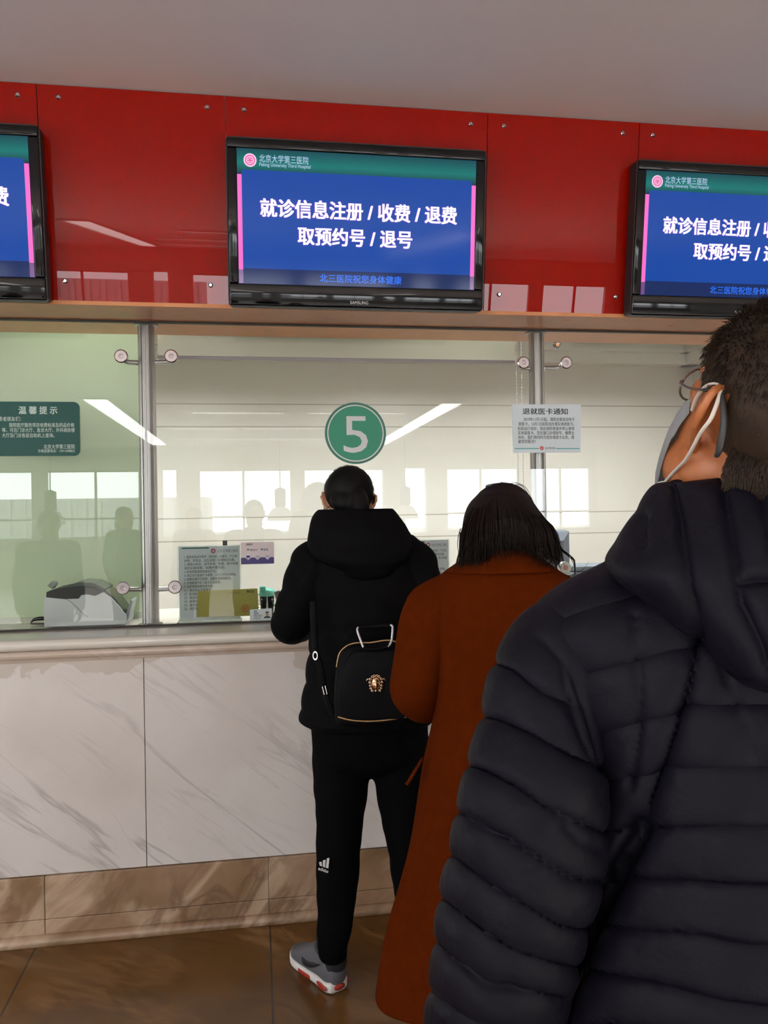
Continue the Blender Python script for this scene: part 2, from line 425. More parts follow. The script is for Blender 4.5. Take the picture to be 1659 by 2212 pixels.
one('building', bm, mat('pale_facade', (.42, .42, .42), .8), 'pale ribbed office building seen across the street through the hall windows', 'building')
# lamps of the hall
m_strip = mat('lamp_diffuser', (.8, .8, .8), .6, emit=(1, .97, .93), es=HALL_LIGHT)
m_lampframe = mat('lamp_frame', (.7, .7, .7), .5)
def strip(x0, y0, x1, y1, lab, grp=None, nm='ceiling_light'):
    t = thing(nm, lab, 'ceiling light', ((x0+x1)/2, (y0+y1)/2, ZC), grp)
    bm = bmesh.new()
    for a, b in (((x0-.04, y0-.04), (x1+.04, y0)), ((x0-.04, y1), (x1+.04, y1+.04)), ((x0-.04, y0), (x0, y1)), ((x1, y0), (x1+.04, y1))):
        bx(bm, ((a[0]+b[0])/2, (a[1]+b[1])/2, ZC-.012), (abs(b[0]-a[0]), abs(b[1]-a[1]), .024))
    part('frame', bm, m_lampframe, t)
    part('diffuser', box((x0, y0, ZC-.012), (x1, y1, ZC-.002)), m_strip, t)
strip(-2.14, -10.8, -1.84, -4.0, 'long white strip light running to the windows left of the queue')
strip(2.50, -10.8, 2.80, -4.2, 'long white strip light running to the windows right of the queue')
for i, (x0, x1, y) in enumerate(((-.9, .4, -5.4), (.75, 2.2, -5.4), (-1.5, -.4, -7.6), (-.2, 1.1, -7.6), (-1.6, 2.2, -9.6))):
    strip(x0, y, x1, y+.12, 'slim white cross light in the hall ceiling, %s' % ('nearest row, left', 'nearest row, right', 'middle row, left', 'middle row, right', 'row by the windows')[i], 'slim cross lights in the hall ceiling')
m_queue = mat('queue_fill_diffuser', (.8, .8, .8), .6, emit=(1, .97, .95), es=QUEUE_FILL)
for i, (x, y) in enumerate(((-3.5, 1.2), (-3.5, -.6), (-3.5, -2.4))):  # unseen panels added as fill light from the left
    t = thing('fill_panel', 'added square panel light in the hall ceiling over the queue, %s' % ('nearest the counter', 'middle of the row', 'farthest from the counter')[i], 'ceiling light', (x, y, ZC), 'added panel lights over the queue')
    part('frame', box((x-.33, y-.33, ZC-.012), (x+.33, y+.33, ZC-.001)), m_lampframe, t)
    part('diffuser', box((x-.29, y-.29, ZC-.018), (x+.29, y+.29, ZC-.010)), m_queue, t)

for i, (x, y) in enumerate(((-.73, -2.6), (1.31, -2.6))):
    t = thing('downlight', 'round white downlight in the hall ceiling, %s' % ('left of the pair', 'right of the pair')[i], 'ceiling light', (x, y, ZC), 'round downlights in the hall ceiling')
    part('trim_ring', lathe([(.10, 0), (.125, 0), (.125, -.012), (.10, -.012)], (x, y, ZC)), m_lampframe, t)
    part('diffuser', lathe([(.0, -.002), (.10, -.002), (.10, -.010), (0, -.010)], (x, y, ZC)), m_strip, t)
k_ = 0
for y in (-1.2, -2.9, -4.6):  # unseen spots added to light the hall floor for bounce onto the ceiling
    for x in (-4.2, -2.4, -.5, 1.4, 3.2, 5.0):
        t = thing('fill_spot', 'small added fill light in the hall ceiling behind the queue', 'ceiling light', (x, y, ZC), 'added fill lights in the hall ceiling')
        part('trim_ring', lathe([(.045, 0), (.06, 0), (.06, -.008), (.045, -.008)], (x, y, ZC), nseg=16), m_lampframe, t)
        part('reflector', lathe([(0, -.003), (.045, -.003), (.045, -.005), (0, -.005)], (x, y, ZC), nseg=16), m_blackmatte, t)
        l = bpy.data.lights.new('fill_spot_lamp', 'SPOT'); l.energy = SPOT_FILL; l.spot_size = math.radians(64); l.spot_blend = .7; l.shadow_soft_size = .04; l.color = (1, .96, .92)
        o = bpy.data.objects.new('fill_spot_lamp', l); COL.objects.link(o); o.parent = t; o.location = (0, 0, -.02)
# pendant lamps by the windows
m_shade = mat('frosted_shade', (.75, .75, .75), .4, trans=.4)
for i, px in enumerate((108, 605, 875)):
    d = ray(px, 1050); Yv = 2*YG-(-9.6); x = (d*(Yv/d.y)).x
    t = thing('pendant_lamp', 'bell shaped pendant lamp hanging near the windows, %s' % ('first from the left', 'second from the left', 'third from the left')[i], 'pendant lamp', (x, -9.6, 1.7), 'bell pendant lamps by the windows')
    part('canopy', lathe([(.0, ZC-.001), (.16, ZC-.001), (.16, ZC-.05), (0, ZC-.05)], (x, -9.6, 0)), m_lampframe, t)
    part('cord', lathe([(.012, ZC-.05), (.012, 2.0)], (x, -9.6, 0), nseg=8), m_blackmatte, t)
    part('socket', lathe([(.03, 2.02), (.11, 1.98), (.11, 1.66), (.08, 1.62)], (x, -9.6, 0)), m_blackmatte, t)
    part('shade', lathe([(.06, 1.64), (.16, 1.60), (.24, 1.48), (.27, 1.36), (.26, 1.36), (.22, 1.47), (.14, 1.58), (.05, 1.62)], (x, -9.6, 0)), m_shade, t, smooth=True)
# unseen lamps added in the booth ceiling to brighten the booth
m_panel = mat('booth_fill_diffuser', (.8, .8, .8), .6, emit=(1.0, 1.0, .97), es=BOOTH_FILL)
for i, x in enumerate((-2.2, -.6, 1.0, 2.3)):
    t = thing('fill_panel', 'added square panel light in the booth ceiling, %s' % ('behind the green blind', 'behind the middle pane', 'behind the right post', 'near the right wall')[i], 'ceiling light', (x, 3.86, ZB), 'added panel lights in the booth ceiling')
    bm = bmesh.new()
    for cx, cy, sx, sy in ((x-.32, 3.86, .02, .66), (x+.32, 3.86, .02, .66), (x, 3.54, .62, .02), (x, 4.18, .62, .02)): bx(bm, (cx, cy, ZB-.066), (sx, sy, .13))  # deep frames shaped to shade the top of the back wall
    part('frame', bm, m_blackmatte, t)
    part('diffuser', box((x-.30, 3.56, ZB-.018), (x+.30, 4.16, ZB-.010)), m_panel, t)

# ------------------------------------------------------------------ red panels
m_red = mat('red_back_painted_glass', (.25, .0045, .0008), .6, coat=1.0, spec=.0)
m_red.node_tree.nodes['Principled BSDF'].inputs['Coat Roughness'].default_value = .0; m_red.node_tree.nodes['Principled BSDF'].inputs['Coat IOR'].default_value = 1.36
def fx(px, py): p = atp(px, py, FO, FN); return p.x
joints = [XA-1.2, fx(84, 300), fx(487, 260), fx(1053, 290), fx(1379, 330), XB]
plabs = ['red glass fascia panel behind the left screen', 'red glass fascia panel between the left and middle screens', 'red glass fascia panel behind the middle screen',
         'red glass fascia panel between the middle and right screens', 'red glass fascia panel behind the right screen']
scr = {1: [(126, 210), (447, 232), (141, 607), (455, 616)], 0: [(38, 205)], 2: [(527, 237), (1017, 268)], 3: [(1089, 272), (1345, 288), (1078, 636), (1330, 641)], 4: [(1410, 292)]}
for i in range(5):
    x0, x1 = joints[i]+.0015, joints[i+1]-.0015
    o = FO + X1*x0
    bm = prism([(0, 0), (x1-x0, 0), (x1-x0, FH-.004), (0, FH-.004)], o, X1, FU, -FN, .012)
    p = thing('fascia_panel', plabs[i], 'wall panel', ((x0+x1)/2, YC, ZS), 'red glass fascia panels')
    part('glass_sheet', bm, m_red, p)
    for px, py in scr[i]:
        c = atp(px, py, FO, FN)
        part('screw', lathe([(0, -.002), (.0085, -.002), (.0085, .003), (.005, .006), (.0028, .006), (.0022, .002), (0, .002)], c, FN, 20), m_chrome, p, 'small steel screw cap')

# ------------------------------------------------------------------ service counter
ctr = thing('service_counter', 'long service counter with white veined marble front and brown marble plinth', 'counter', (.4, 3.2, 0))
bm = bmesh.new()
CX0, CX1 = -3.27, XRB-.005
prof = [(3.80, ZK-.03), (3.80, ZK)] + [(YC-.008-.02*math.sin(a), ZK-.02+.02*math.cos(a)) for a in [i*PI/10 for i in range(11)]] + [(YC+.0, ZK-.04), (YC+.01, ZK-.04)]
prism([(y, z) for y, z in prof], V((CX0, 0, 0)), Y1, Z, X1, CX1-CX0, bm)
part('countertop', bm, m_top, ctr, 'cream stone counter top with rounded front edge')
bm = bmesh.new()
prof = [(YC+.05, ZK-.04), (YC-.004, ZK-.04)] + [(YC-.004-.014*math.sin(a), ZK-.056+.016*math.cos(a)) for a in [i*PI/8 for i in range(9)]] + [(YC-.002, ZK-.082), (YC+.05, ZK-.082)]
prism(prof, V((CX0, 0, 0)), Y1, Z, X1, CX1-CX0, bm)
part('edge_moulding', bm, m_nose, ctr, 'brownish moulded stone edge under the counter top')
xj = at(313, 1600, YC).x
for k in range(-6, 6):
    a = xj+1.25*k; b = a+1.25
    a, b = max(a, CX0), min(b, CX1)
    if b-a < .05: continue
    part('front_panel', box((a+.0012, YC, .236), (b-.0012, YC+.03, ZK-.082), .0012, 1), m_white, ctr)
xp0 = at(97, 1950, 2.97).x; xp1 = at(581, 1930, 2.97).x; w = xp1-xp0
for k in range(-9, 10):
    a = xp0+w*k
    if a < CX0-.3 or a+w > CX1+.3: continue
    bm = box((a+.0008, 2.968, .084), (a+w-.0008, YC+.03, .234), .002, 1)
    bx(bm, (a+w/2, 2.995, .052), (w-.0016, .056, .062), None, .002, 1)
    part('plinth_tile', bm, m_plinth, ctr)
bm = tube([(CX0, 2.962, .012), (CX1, 2.962, .012)], .022, 16, 1)
part('base_bead', bm, m_plinth, ctr, smooth=True)

# ------------------------------------------------------------------ glass partition, posts, blinds
xg0, xg1 = at(316, 1000, YG).x, at(1178, 1000, YG).x
for i, (a, b) in enumerate(((XL, xg0-.003), (xg0+.003, xg1-.003), (xg1+.003, XR))):
    struct('window_%d' % (i+1), box((a, YG, ZK+.006), (b, YG+.010, ZS-.002), .001, 1), m_glass)
bm = box((XL, YG-.004, ZK+.0005), (XR, YG+.014, ZK+.007)); struct('trim_3', bm, m_dark)
bm = box((XL, YG-.006, ZS-.006), (XR, YG+.016, ZS-.0005)); struct('trim_4', bm, m_dark)
def post(pxc, lab, arms):
    x = at(pxc, 1000, YG+.055).x; y = YG+.060; r = .033
    p = thing('glass_post', lab, 'post', (x, y, ZK), 'steel posts of the glass screen')
    part('tube', lathe([(0, ZK+.004), (r, ZK+.004), (r, ZS-.003), (0, ZS-.003)], (x, y, 0), nseg=32), m_steel, p, smooth=False)
    part('base_plate', lathe([(0, ZK+.0006), (.046, ZK+.0006), (.046, ZK+.006), (r+.002, ZK+.009), (0, ZK+.009)], (x, y, 0), nseg=28), m_steel, p)
    part('top_plate', lathe([(0, ZS-.0008), (.046, ZS-.0008), (.046, ZS-.006), (r+.002, ZS-.009), (0, ZS-.009)], (x, y, 0), nseg=28), m_steel, p)
    for px, py in arms:
        q = at(px, py, YG); s = 1 if q.x > x else -1
        a = part('spider_arm', tube([(x+s*.03, y, q.z-.012), ((x+q.x)/2, y, q.z-.012), (q.x-s*.012, y-.004, q.z-.010), (q.x, y-.02, q.z), (q.x, YG+.011, q.z)], [.011, .010, .010, .010, .010], 12, 3), m_steel, p, smooth=True)
        part('glass_disc', lathe([(0, .0005), (.026, .0005), (.026, .007), (.022, .010), (.009, .010), (.007, .007), (.004, .007), (.003, .003), (0, .003)], (q.x, YG, q.z), YM, 28), m_chrome, a, 'polished steel disc clamping the glass')
post(320, 'steel post standing between the left and middle glass panes', [(262, 770), (370, 770), (266, 1270), (378, 1268)])
post(1163, 'steel post standing between the middle and right glass panes', [(1130, 784), (1222, 784)])
m_blind = mat('pale_green_blind', (.74, .82, .68), .9, trans=.5)
m_blind2 = mat('cream_blind', (.78, .80, .72), .9, trans=.4)
YBl = YS+.03
xl = at(320, 1000, YBl).x
b = thing('roller_blind', 'pale green roller blind let down to the counter behind the left pane', 'blind', ((xl-3.2)/2, YBl, ZK), 'roller blinds behind the glass')
part('fabric', box((-3.2, YBl-.001, ZK+.02), (xl-.025, YBl+.001, ZB-.06)), m_blind, b)
part('bottom_bar', box((-3.2, YBl-.008, ZK+.002), (xl-.025, YBl+.008, ZK+.022), .003), m_blind2, b)
part('roll', tube([(-3.2, YBl+.02, ZB-.06), (xl-.025, YBl+.02, ZB-.06)], .03, 16, 1), m_blind, b)
x0, x1 = at(341, 775, YBl).x, at(1112, 775, YBl).x; zb = at(700, 777, YBl).z
b = thing('roller_blind', 'cream roller blind rolled up to a short strip behind the middle pane', 'blind', ((x0+x1)/2, YBl, zb), 'roller blinds behind the glass')
part('fabric', box((x0, YBl-.001, zb), (x1, YBl+.001, ZB-.06)), m_blind2, b)
part('bottom_bar', box((x0, YBl-.007, zb-.006), (x1, YBl+.007, zb+.008), .003), mat('blind_bar', (.36, .34, .40), .4), b)
part('roll', tube([(x0, YBl+.02, ZB-.06), (x1, YBl+.02, ZB-.06)], .03, 16, 1), m_blind2, b)
bm = bmesh.new()
for dx in (.006, .030):
    bx(bm, (x1+dx, YBl-.004, (ZB+1.16)/2), (.0016, .0016, ZB-1.16-.06))
    for k in range(100): ball(bm, (x1+dx, YBl-.004, 1.165+k*.0145), .0026, seg=6)
part('pull_chain', bm, m_whiteplastic, b)

# ------------------------------------------------------------------ screens
m_bezel = mat('glossy_black_bezel', (.002, .002, .003), .05, spec=.35)
def emis(name, c, s=1.0): return mat(name, (.004, .004, .004), .08, emit=c, es=s, spec=.2)
m_sblue = emis('screen_blue', (.003, .062, .37), 1.0)
m_sfoot = emis('screen_navy', (.004, .020, .11), 1.0)
m_sgreen = None
def header_mat():
    m = emis('screen_teal', (0, .22, .2), 1.0); nt = m.node_tree; n = nt.nodes; L = nt.links
    tc = n.new('ShaderNodeTexCoord'); sp = n.new('ShaderNodeSeparateXYZ'); L.new(tc.outputs['Generated'], sp.inputs[0])
    cr = n.new('ShaderNodeValToRGB'); e = cr.color_ramp.elements
    e[0].position = 0; e[0].color = (.003, .040, .052, 1); e[1].position = 1; e[1].color = (.004, .062, .085, 1)
    x = cr.color_ramp.elements.new(.42); x.color = (.004, .19, .17, 1)
    L.new(sp.outputs['Z'], cr.inputs[0]); L.new(cr.outputs[0], n['Principled BSDF'].inputs['Emission Color'])
    return m
m_sgreen = header_mat()
m_spink = emis('screen_pink', (.95, .17, .62), 1.0)
m_stext = emis('screen_white', (1, .95, 1), 1.25)
m_sshadow = emis('screen_violet', (.14, .05, .55), 1.0)
m_sfoott = emis('screen_bright_blue', (.02, .17, .95), 1.0)
m_shead = emis('screen_pale', (.45, .62, .85), 1.0)
m_brandt = mat('silver_print', (.55, .55, .55), .4)
TVO = FO + FN*.075
def tvp(px, py): p = atp(px, py, TVO, FN); return p.x, (p-TVO).dot(FU)
c0 = [tvp(487, 293), tvp(1053, 325), tvp(1041, 675), tvp(493, 660)]
TW = (c0[1][0]+c0[2][0]-c0[0][0]-c0[3][0])/2; TB = (c0[2][1]+c0[3][1])/2; TH = (c0[0][1]+c0[1][1])/2-TB
_s0 = [tvp(512, 319), tvp(1031, 348), tvp(1026, 637), tvp(514, 622)]
def tv(xc, lab, fill=1.0):
    o = TVO + X1*xc + FU*(TB+TH/2)
    t = thing('wall_screen', lab, 'screen', (xc, o.y, (TVO+FU*TB).z), 'wall screens over the windows')
    sw, sh = TW*.918, TH*.795; sy = TH*.035
    sx0, sx1, sy0, sy1 = -sw/2, sw/2, sy-sh/2, sy+sh/2
    # bezel: rounded slab with a rounded lower lip
    bm = prism(rrect(-TW/2, -TH/2, TW/2, TH/2, .018), o, X1, FU, -FN, .055)
    bw = bmesh.new()
    for a, b2 in (((-TW/2+.004, sy1), (TW/2-.004, TH/2-.004)), ((-TW/2+.004, -TH/2+.004), (TW/2-.004, sy0)), ((-TW/2+.004, sy0), (sx0, sy1)), ((sx1, sy0), (TW/2-.004, sy1))):
        bx(bw, o+X1*((a[0]+b2[0])/2)+FU*((a[1]+b2[1])/2)+FN*.0, (b2[0]-a[0], .016, b2[1]-a[1]), (X1, -FN, FU), .006, 4)
    part('housing', bm, m_blackmatte, t)
    part('bezel', bw, m_bezel, t, smooth=True)
    sc = part('display', prism([(sx0-.002, sy0-.002), (sx1+.002, sy0-.002), (sx1+.002, sy1+.002), (sx0-.002, sy1+.002)], o+FN*.0005, X1, FU, FN, .0025), m_sfoot, t, 'lit screen with white writing on blue')
    f = o+FN*.0035
    fx_ = lambda k: sx0+sw*k
    fy = lambda k: sy1-sh*k
    def flat(name, poly, m, h=.0004, lift=0.0): part(name, prism(poly, f+FN*lift, X1, FU, FN, h), m, sc)
    flat('header_band', [(sx0, fy(.185)), (sx1, fy(.185)), (sx1, sy1), (sx0, sy1)], m_sgreen)
    flat('blue_field', rrect(fx_(.018), fy(.895), fx_(.982), fy(.155), .010), m_sblue, .0004, .0006)
    flat('footer_band', [(fx_(.018), fy(.998)), (fx_(.982), fy(.998)), (fx_(.982), fy(.885)), (fx_(.018), fy(.885))], m_sfoot, .0004, .0008)
    for k in (0.0, .982): flat('pink_bar', [(fx_(k), fy(.895)), (fx_(k+.018), fy(.895)), (fx_(k+.018), fy(.19)), (fx_(k), fy(.19))], m_spink, .0004, .0006)
    for k in (0.0, .982): flat('violet_bar', [(fx_(k), fy(.998)), (fx_(k+.018), fy(.998)), (fx_(k+.018), fy(.895)), (fx_(k), fy(.895))], mat('screen_dull_violet', (.004,)*3, .1, emit=(.16, .05, .22)), .0004, .0006)
    def wr(name, s, kx, ky, size, width, m, bold, lift=.0014, al='C'):
        bm = bmesh.new(); text_into(bm, s, f+FN*lift+X1*fx_(kx)+FU*fy(ky), X1, FU, FN, size, width, al, 0, bold); part(name, bm, m, sc)
    for dx, dy, m, lf in ((-.0035, -.0035, m_sshadow, .0014), (.0025, .003, m_sshadow, .0015), (0, 0, m_stext, .002)):
        wr('lettering', '就诊信息注册 / 收费 / 退费', .505+dx, .483-dy, .066, sw*.825, m, .032, lf)
        wr('lettering', '取预约号 / 退号', .485+dx, .682-dy, .066, sw*.48, m, .032, lf)
    wr('lettering', '北三医院祝您身体健康', .508, .968, .031, sw*.348, m_sfoott, .016)
    wr('lettering', '北京大学第三医院', .090, .091, .028, sw*.200, m_shead, .006, al='L')
    wr('lettering', 'Peking University Third Hospital', .090, .125, .0175, sw*.208, m_shead, .004, al='L')
    bm = prism(circle(fx_(.053), fy(.085), .0225), f, X1, FU, FN, .0012); part('emblem_disc', bm, mat('screen_emblem_pale', (.004,)*3, .1, emit=(.95, .62, .85)), sc)
    bm = ring2d(bmesh.new(), f+FN*.0013, X1, FU, FN, fx_(.053), fy(.085), .014, .0175, .0004, 32)
    for a in range(5):
        an = a*2*PI/5+PI/2
        ring2d(bm, f+FN*.0013, X1, FU, FN, fx_(.053)+.006*math.cos(an), fy(.085)+.006*math.sin(an), .0035, .0055, .0004, 14)
    part('emblem', bm, mat('screen_emblem_pink', (.004,)*3, .1, emit=(.80, .06, .30)), sc)
    bm = bmesh.new(); text_into(bm, 'SAMSUNG', o+FN*.0092+FU*(-TH/2+.0165), X1, FU, FN, .0155, .066, 'C', 0, .01); part('lettering', bm, m_brandt, t, 'small silver lettering on the bezel')
    return t
xm = (c0[0][0]+c0[1][0]+c0[2][0]+c0[3][0])/4
tv(xm, 'black framed wall screen showing white writing on blue, above window five')
xr = (tvp(1374, 347)[0]+tvp(1362, 685)[0])/2+TW/2
tv(xr, 'black framed wall screen above the notice on the glass, cut by the photo edge')
xl2 = (tvp(86, 268)[0]+tvp(103, 655)[0])/2-TW/2
tv(xl2, 'black framed wall screen above the green sign, only its end in view')

# ------------------------------------------------------------------ signs on the glass
YF = YG-.0005
m_sign = mat('green_plastic_sign', (.004, .062, .052), .45, spec=.3)
m_signt = mat('sign_pale_print', (.50, .62, .56), .5)
def gl(px, py): p = at(px, py, YF); return p
# number disc
c = gl(768, 936); rr = (gl(834, 936)-gl(702, 936)).length/2
t = thing('number_sign', 'round green sign with a white number five stuck on the glass', 'sign', (c.x, YF, c.z-rr))
part('disc', prism(circle(0, 0, rr, 64), c, X1, Z, YM, .003), mat('green_sticker', srgb(0, 122, 92), .4), t)
bm = ring2d(bmesh.new(), c+YM*.003, X1, Z, YM, 0, 0, rr*.925, rr, .0005, 64); part('dark_border', bm, mat('dark_green_sticker', srgb(28, 96, 78), .4), t)
m_five = mat('white_sticker', (.62, .64, .62), .4)
bm = ring2d(bmesh.new(), c+YM*.003, X1, Z, YM, 0, 0, rr*.885, rr*.925, .0006, 64); part('white_ring', bm, m_five, t)
bm = bmesh.new(); text_into(bm, '5', c+YM*.0038+Z*(-rr*.62), X1, Z, YM, rr*1.72, rr*.80, 'C', 0, 0); part('numeral', bm, m_five, t, 'white number five')
# green reminder sign
a, b2 = gl(-40, 985), gl(173, 868); zb0, zt = gl(100, 985).z, gl(100, 868).z; x1 = gl(173, 930).x; x0 = gl(-42, 930).x
t = thing('reminder_sign', 'dark green notice plate with pale writing stuck on the left pane', 'sign', ((x0+x1)/2, YF, zb0))
part('plate', prism(rrect(x0, zb0, x1, zt, .022), V((0, YF, 0)), X1, Z, YM, .003), m_sign, t)
def line(par, s, px0, px1, py, m, hpx, lift=.0036, plane=YF, bold=.01, al='L'):
    p = at(px0, py, plane); q = at(px1, py, plane); hz = hpx*(p.y/ray(px0, py).y)/FPX if False else hpx*p.y/FPX
    bm = bmesh.new(); text_into(bm, s, p+YM*lift, X1, Z, YM, hz, q.x-p.x, 'L', 0, bold); return part('lettering', bm, m, par)
line(t, '温 馨 提 示', 41, 124, 893, m_signt, 17, bold=.03)
line(t, '尊敬的患者朋友们：', -30, 46, 909, m_signt, 10)
line(t, '我院医疗服务项目收费标准及药品价格', 20, 161, 922, m_signt, 9.5)
line(t, '等、可在门诊大厅、急诊大厅、外科病房楼', 5, 162, 933, m_signt, 9.5)
line(t, '大厅及门诊各层自助机上查询。', 5, 118, 944.5, m_signt, 9.5)
line(t, '北京大学第三医院', 95, 162, 969, m_signt, 10)
line(t, '价格监督电话：13911098832', 83, 162, 977, m_signt, 7)
# paper notice on the glass in front of the right post
m_paper = mat('pale_blue_paper', (.80, .89, .93), .6, trans=.1)
m_ink = mat('black_ink', (.02, .03, .03), .6); m_teal = mat('teal_ink', (.12, .42, .40), .6); m_redink = mat('red_ink', (.45, .03, .04), .6)
x0, x1 = gl(1107, 930).x, gl(1254, 930).x; zb0, zt = gl(1180, 978).z, gl(1180, 873).z
t = thing('paper_notice', 'pale paper notice with black writing stuck over the right steel post', 'notice', ((x0+x1)/2, YF, zb0))
part('sheet', prism([(x0, zb0), (x1, zb0), (x1+.002, zt), (x0-.002, zt-.002)], V((0, YF, 0)), X1, Z, YM, .0008), m_paper, t)
line(t, '退就医卡通知', 1129, 1226, 894, m_ink, 15, .0012, bold=.02)
for s, p0, p1, y in (('2019年11月1日起，我院全部启动电子', 1131, 1241, 909), ('就医卡，12月1日起取消办理实体就医卡。', 1120, 1240, 919), ('目前运行良好，现启我院将逐步停止使用', 1119, 1240, 929),
                     ('实体就医卡。您在窗口办理挂号、缴费业', 1119, 1240, 938.5), ('务时，我们将同时为您办理退卡业务。感', 1119, 1240, 948), ('谢您的配合！', 1119, 1157, 957)):
    line(t, s, p0, p1, y, m_ink, 9, .0012)
bm = bmesh.new()
for p0, p1 in ((1112, 1164), (1201, 1252)):
    q = gl((p0+p1)/2, 969); bx(bm, q+YM*.0012, (abs(gl(p1, 969).x-gl(p0, 969).x), .0004, .004))
part('footer_line', bm, m_teal, t)
q = gl(1170, 968); part('emblem', ring2d(bmesh.new(), q+YM*.001, X1, Z, YM, 0, 0, .003, .008, .0004, 24), m_redink, t)
line(t, '北京大学第三医院', 1177, 1199, 970, m_ink, 5, .0012)
# pale card of payment signs
x0, x1 = gl(520, 1190).x, gl(592, 1190).x; zb0, zt = gl(556, 1218.5).z, gl(556, 1170.5).z; h = zt-zb0; w = x1-x0
t = thing('payment_card', 'pink and navy card with three payment symbols stuck on the middle pane', 'card', ((x0+x1)/2, YF, zb0))
part('card', prism(rrect(x0, zb0, x1, zt, .004), V((0, YF, 0)), X1, Z, YM, .0008), mat('pale_pink_card', (.60, .52, .52), .4), t)
m_navy = mat('navy_print', (.035, .025, .13), .5)
part('navy_band', prism(rrect(x0+.0005, zb0+.0005, x1-.0005, zb0+h*.30, .003), V((0, YF, 0))+YM*.0009, X1, Z, YM, .0003), m_navy, t)
bmw = bmesh.new(); bmk = bmesh.new()
for i, k in enumerate((.22, .50, .80)):
    cx, cz = x0+w*k, zb0+h*.34
    prism(circle(cx, cz, .0105, 24), V((0, YF, 0))+YM*.0013, X1, Z, YM, .0003, bmw)
    prism([(cx-.006, cz-.008), (cx+.006, cz-.008), (cx, cz-.014)], V((0, YF, 0))+YM*.0013, X1, Z, YM, .0003, bmw)
    if i == 0: prism(rrect(cx-.007, cz-.004, cx+.007, cz+.005, .001), V((0, YF, 0))+YM*.0017, X1, Z, YM, .0003, bmk)
    else:
        ring2d(bmk, V((cx, YF, cz))+YM*.0017, X1, Z, YM, 0, 0, .0022, .0036, .0003, 16)
        for s in (-1, 1): prism(rrect(cx+s*.006-.0006, cz-.007, cx+s*.006+.0006, cz+.007, .0004), V((0, YF, 0))+YM*.0017, X1, Z, YM, .0003, bmk)
part('symbols', bmw, mat('white_print', (.6, .6, .62), .5), t)
part('symbol_marks', bmk, m_navy, t)
bm = prism(circle(x0+w*.22, zb0+h*.66, .0035, 18), V((0, YF, 0))+YM*.0012, X1, Z, YM, .0003); part('green_dot', bm, mat('dark_green_print', (.01, .08, .05), .5), t)
bm = prism(rrect(x0+w*.60, zb0+h*.62, x0+w*.66, zb0+h*.70, .001), V((0, YF, 0))+YM*.0012, X1, Z, YM, .0003); part('blue_square', bm, mat('blue_print', (.03, .12, .35), .5), t)
line(t, '互联网支付', 531, 546, 1178, m_ink, 5, .0012, bold=.03)
line(t, '微信支付', 540, 556, 1190, m_ink, 5, .0012); line(t, '支付宝', 569, 579, 1189, m_ink, 5, .0012, bold=.03)
q = gl(486, 1173); bm = bmesh.new(); bx(bm, q+YM*.002, (.018, .003, .020), None, .001, 1)
one('tape_tab', bm, m_blackmatte, 'small black tab on the middle pane above the left notice stand', 'tape')
# identity card sample and yellow certificate taped inside the glass
YI = YG+.0115
def gi(px, py): return at(px, py, YI)
def sheet(a, b, c_, d, th, m):
    P = [gi(*a), gi(*b), gi(*c_), gi(*d)]
    return prism([(p.x, p.z) for p in P], V((0, YI, 0)), X1, Z, Y1, th)
m_yel = mat('yellow_paper', (.50, .46, .11), .7)
t = thing('certificate', 'yellow certificate sheet with a red stamp taped low on the middle pane', 'paper', gi(485, 1335))
bm = sheet((425, 1333), (560, 1330), (556, 1271), (428, 1277), .0006, None); part('sheet', bm, m_yel, t)
q = gi(529, 1314); part('stamp', ring2d(bmesh.new(), V((q.x, YI-.0006, q.z)), X1, Z, YM, 0, 0, .011, .0145, .0003, 28), mat('orange_stamp', (.55, .10, .03), .6), t)
bm = ring2d(bmesh.new(), V((q.x, YI-.0006, q.z)), X1, Z, YM, 0, 0, .002, .006, .0003, 12); part('stamp_centre', bm, mat('orange_stamp', (.55, .10, .03), .6), t)
bm = bmesh.new()
for px, py in ((559, 1284), (559.5, 1298), (560, 1305), (560, 1312)):
    q = gi(px, py); prism(circle(q.x, q.z, .0017, 10), V((0, YI-.0006, 0)), X1, Z, YM, .0003, bm)
part('punch_marks', bm, m_ink, t)
line(t, '中华人民共和国', 495, 518, 1283, mat('ochre_ink', (.30, .22, .05), .6), 6, .0006, YI); line(t, '登记证', 533, 549, 1280, m_ink, 6, .0006, YI, .03)
t = thing('identity_card', 'pale blue sample identity card with a portrait at the foot of the pane', 'card', gi(563, 1343))
YI -= .0125
bm = sheet((540, 1345), (588, 1343), (587, 1314), (540, 1317), .0006, None); part('card', bm, mat('pale_card', (.50, .58, .58), .4), t)
bm = sheet((540, 1345), (588, 1343), (588, 1339), (540, 1341), .0003, None); bm2 = bm; bmesh.ops.translate(bm, verts=bm.verts[:], vec=YM*.0006); part('grey_band', bm, mat('grey_card', (.25, .30, .29), .5), t)
q = gi(577, 1326); o = V((q.x, YI-.0004, q.z))
part('portrait_face', prism([(.0062*math.cos(a)*1.0, .0085*math.sin(a)) for a in [i*PI/10 for i in range(20)]], o, X1, Z, YM, .0004), mat('portrait_skin', (.35, .22, .15), .6), t)
part('portrait_hair', prism([(.0072*math.cos(a), .004+.0065*math.sin(a)) for a in [i*PI/10 for i in range(11)]], o+YM*.0003, X1, Z, YM, .0004), m_ink, t)
part('portrait_jacket', prism([(-.013, -.017), (.013, -.017), (.011, -.011), (.003, -.008), (-.003, -.008), (-.011, -.011)], o+YM*.0001, X1, Z, YM, .0004), m_ink, t)
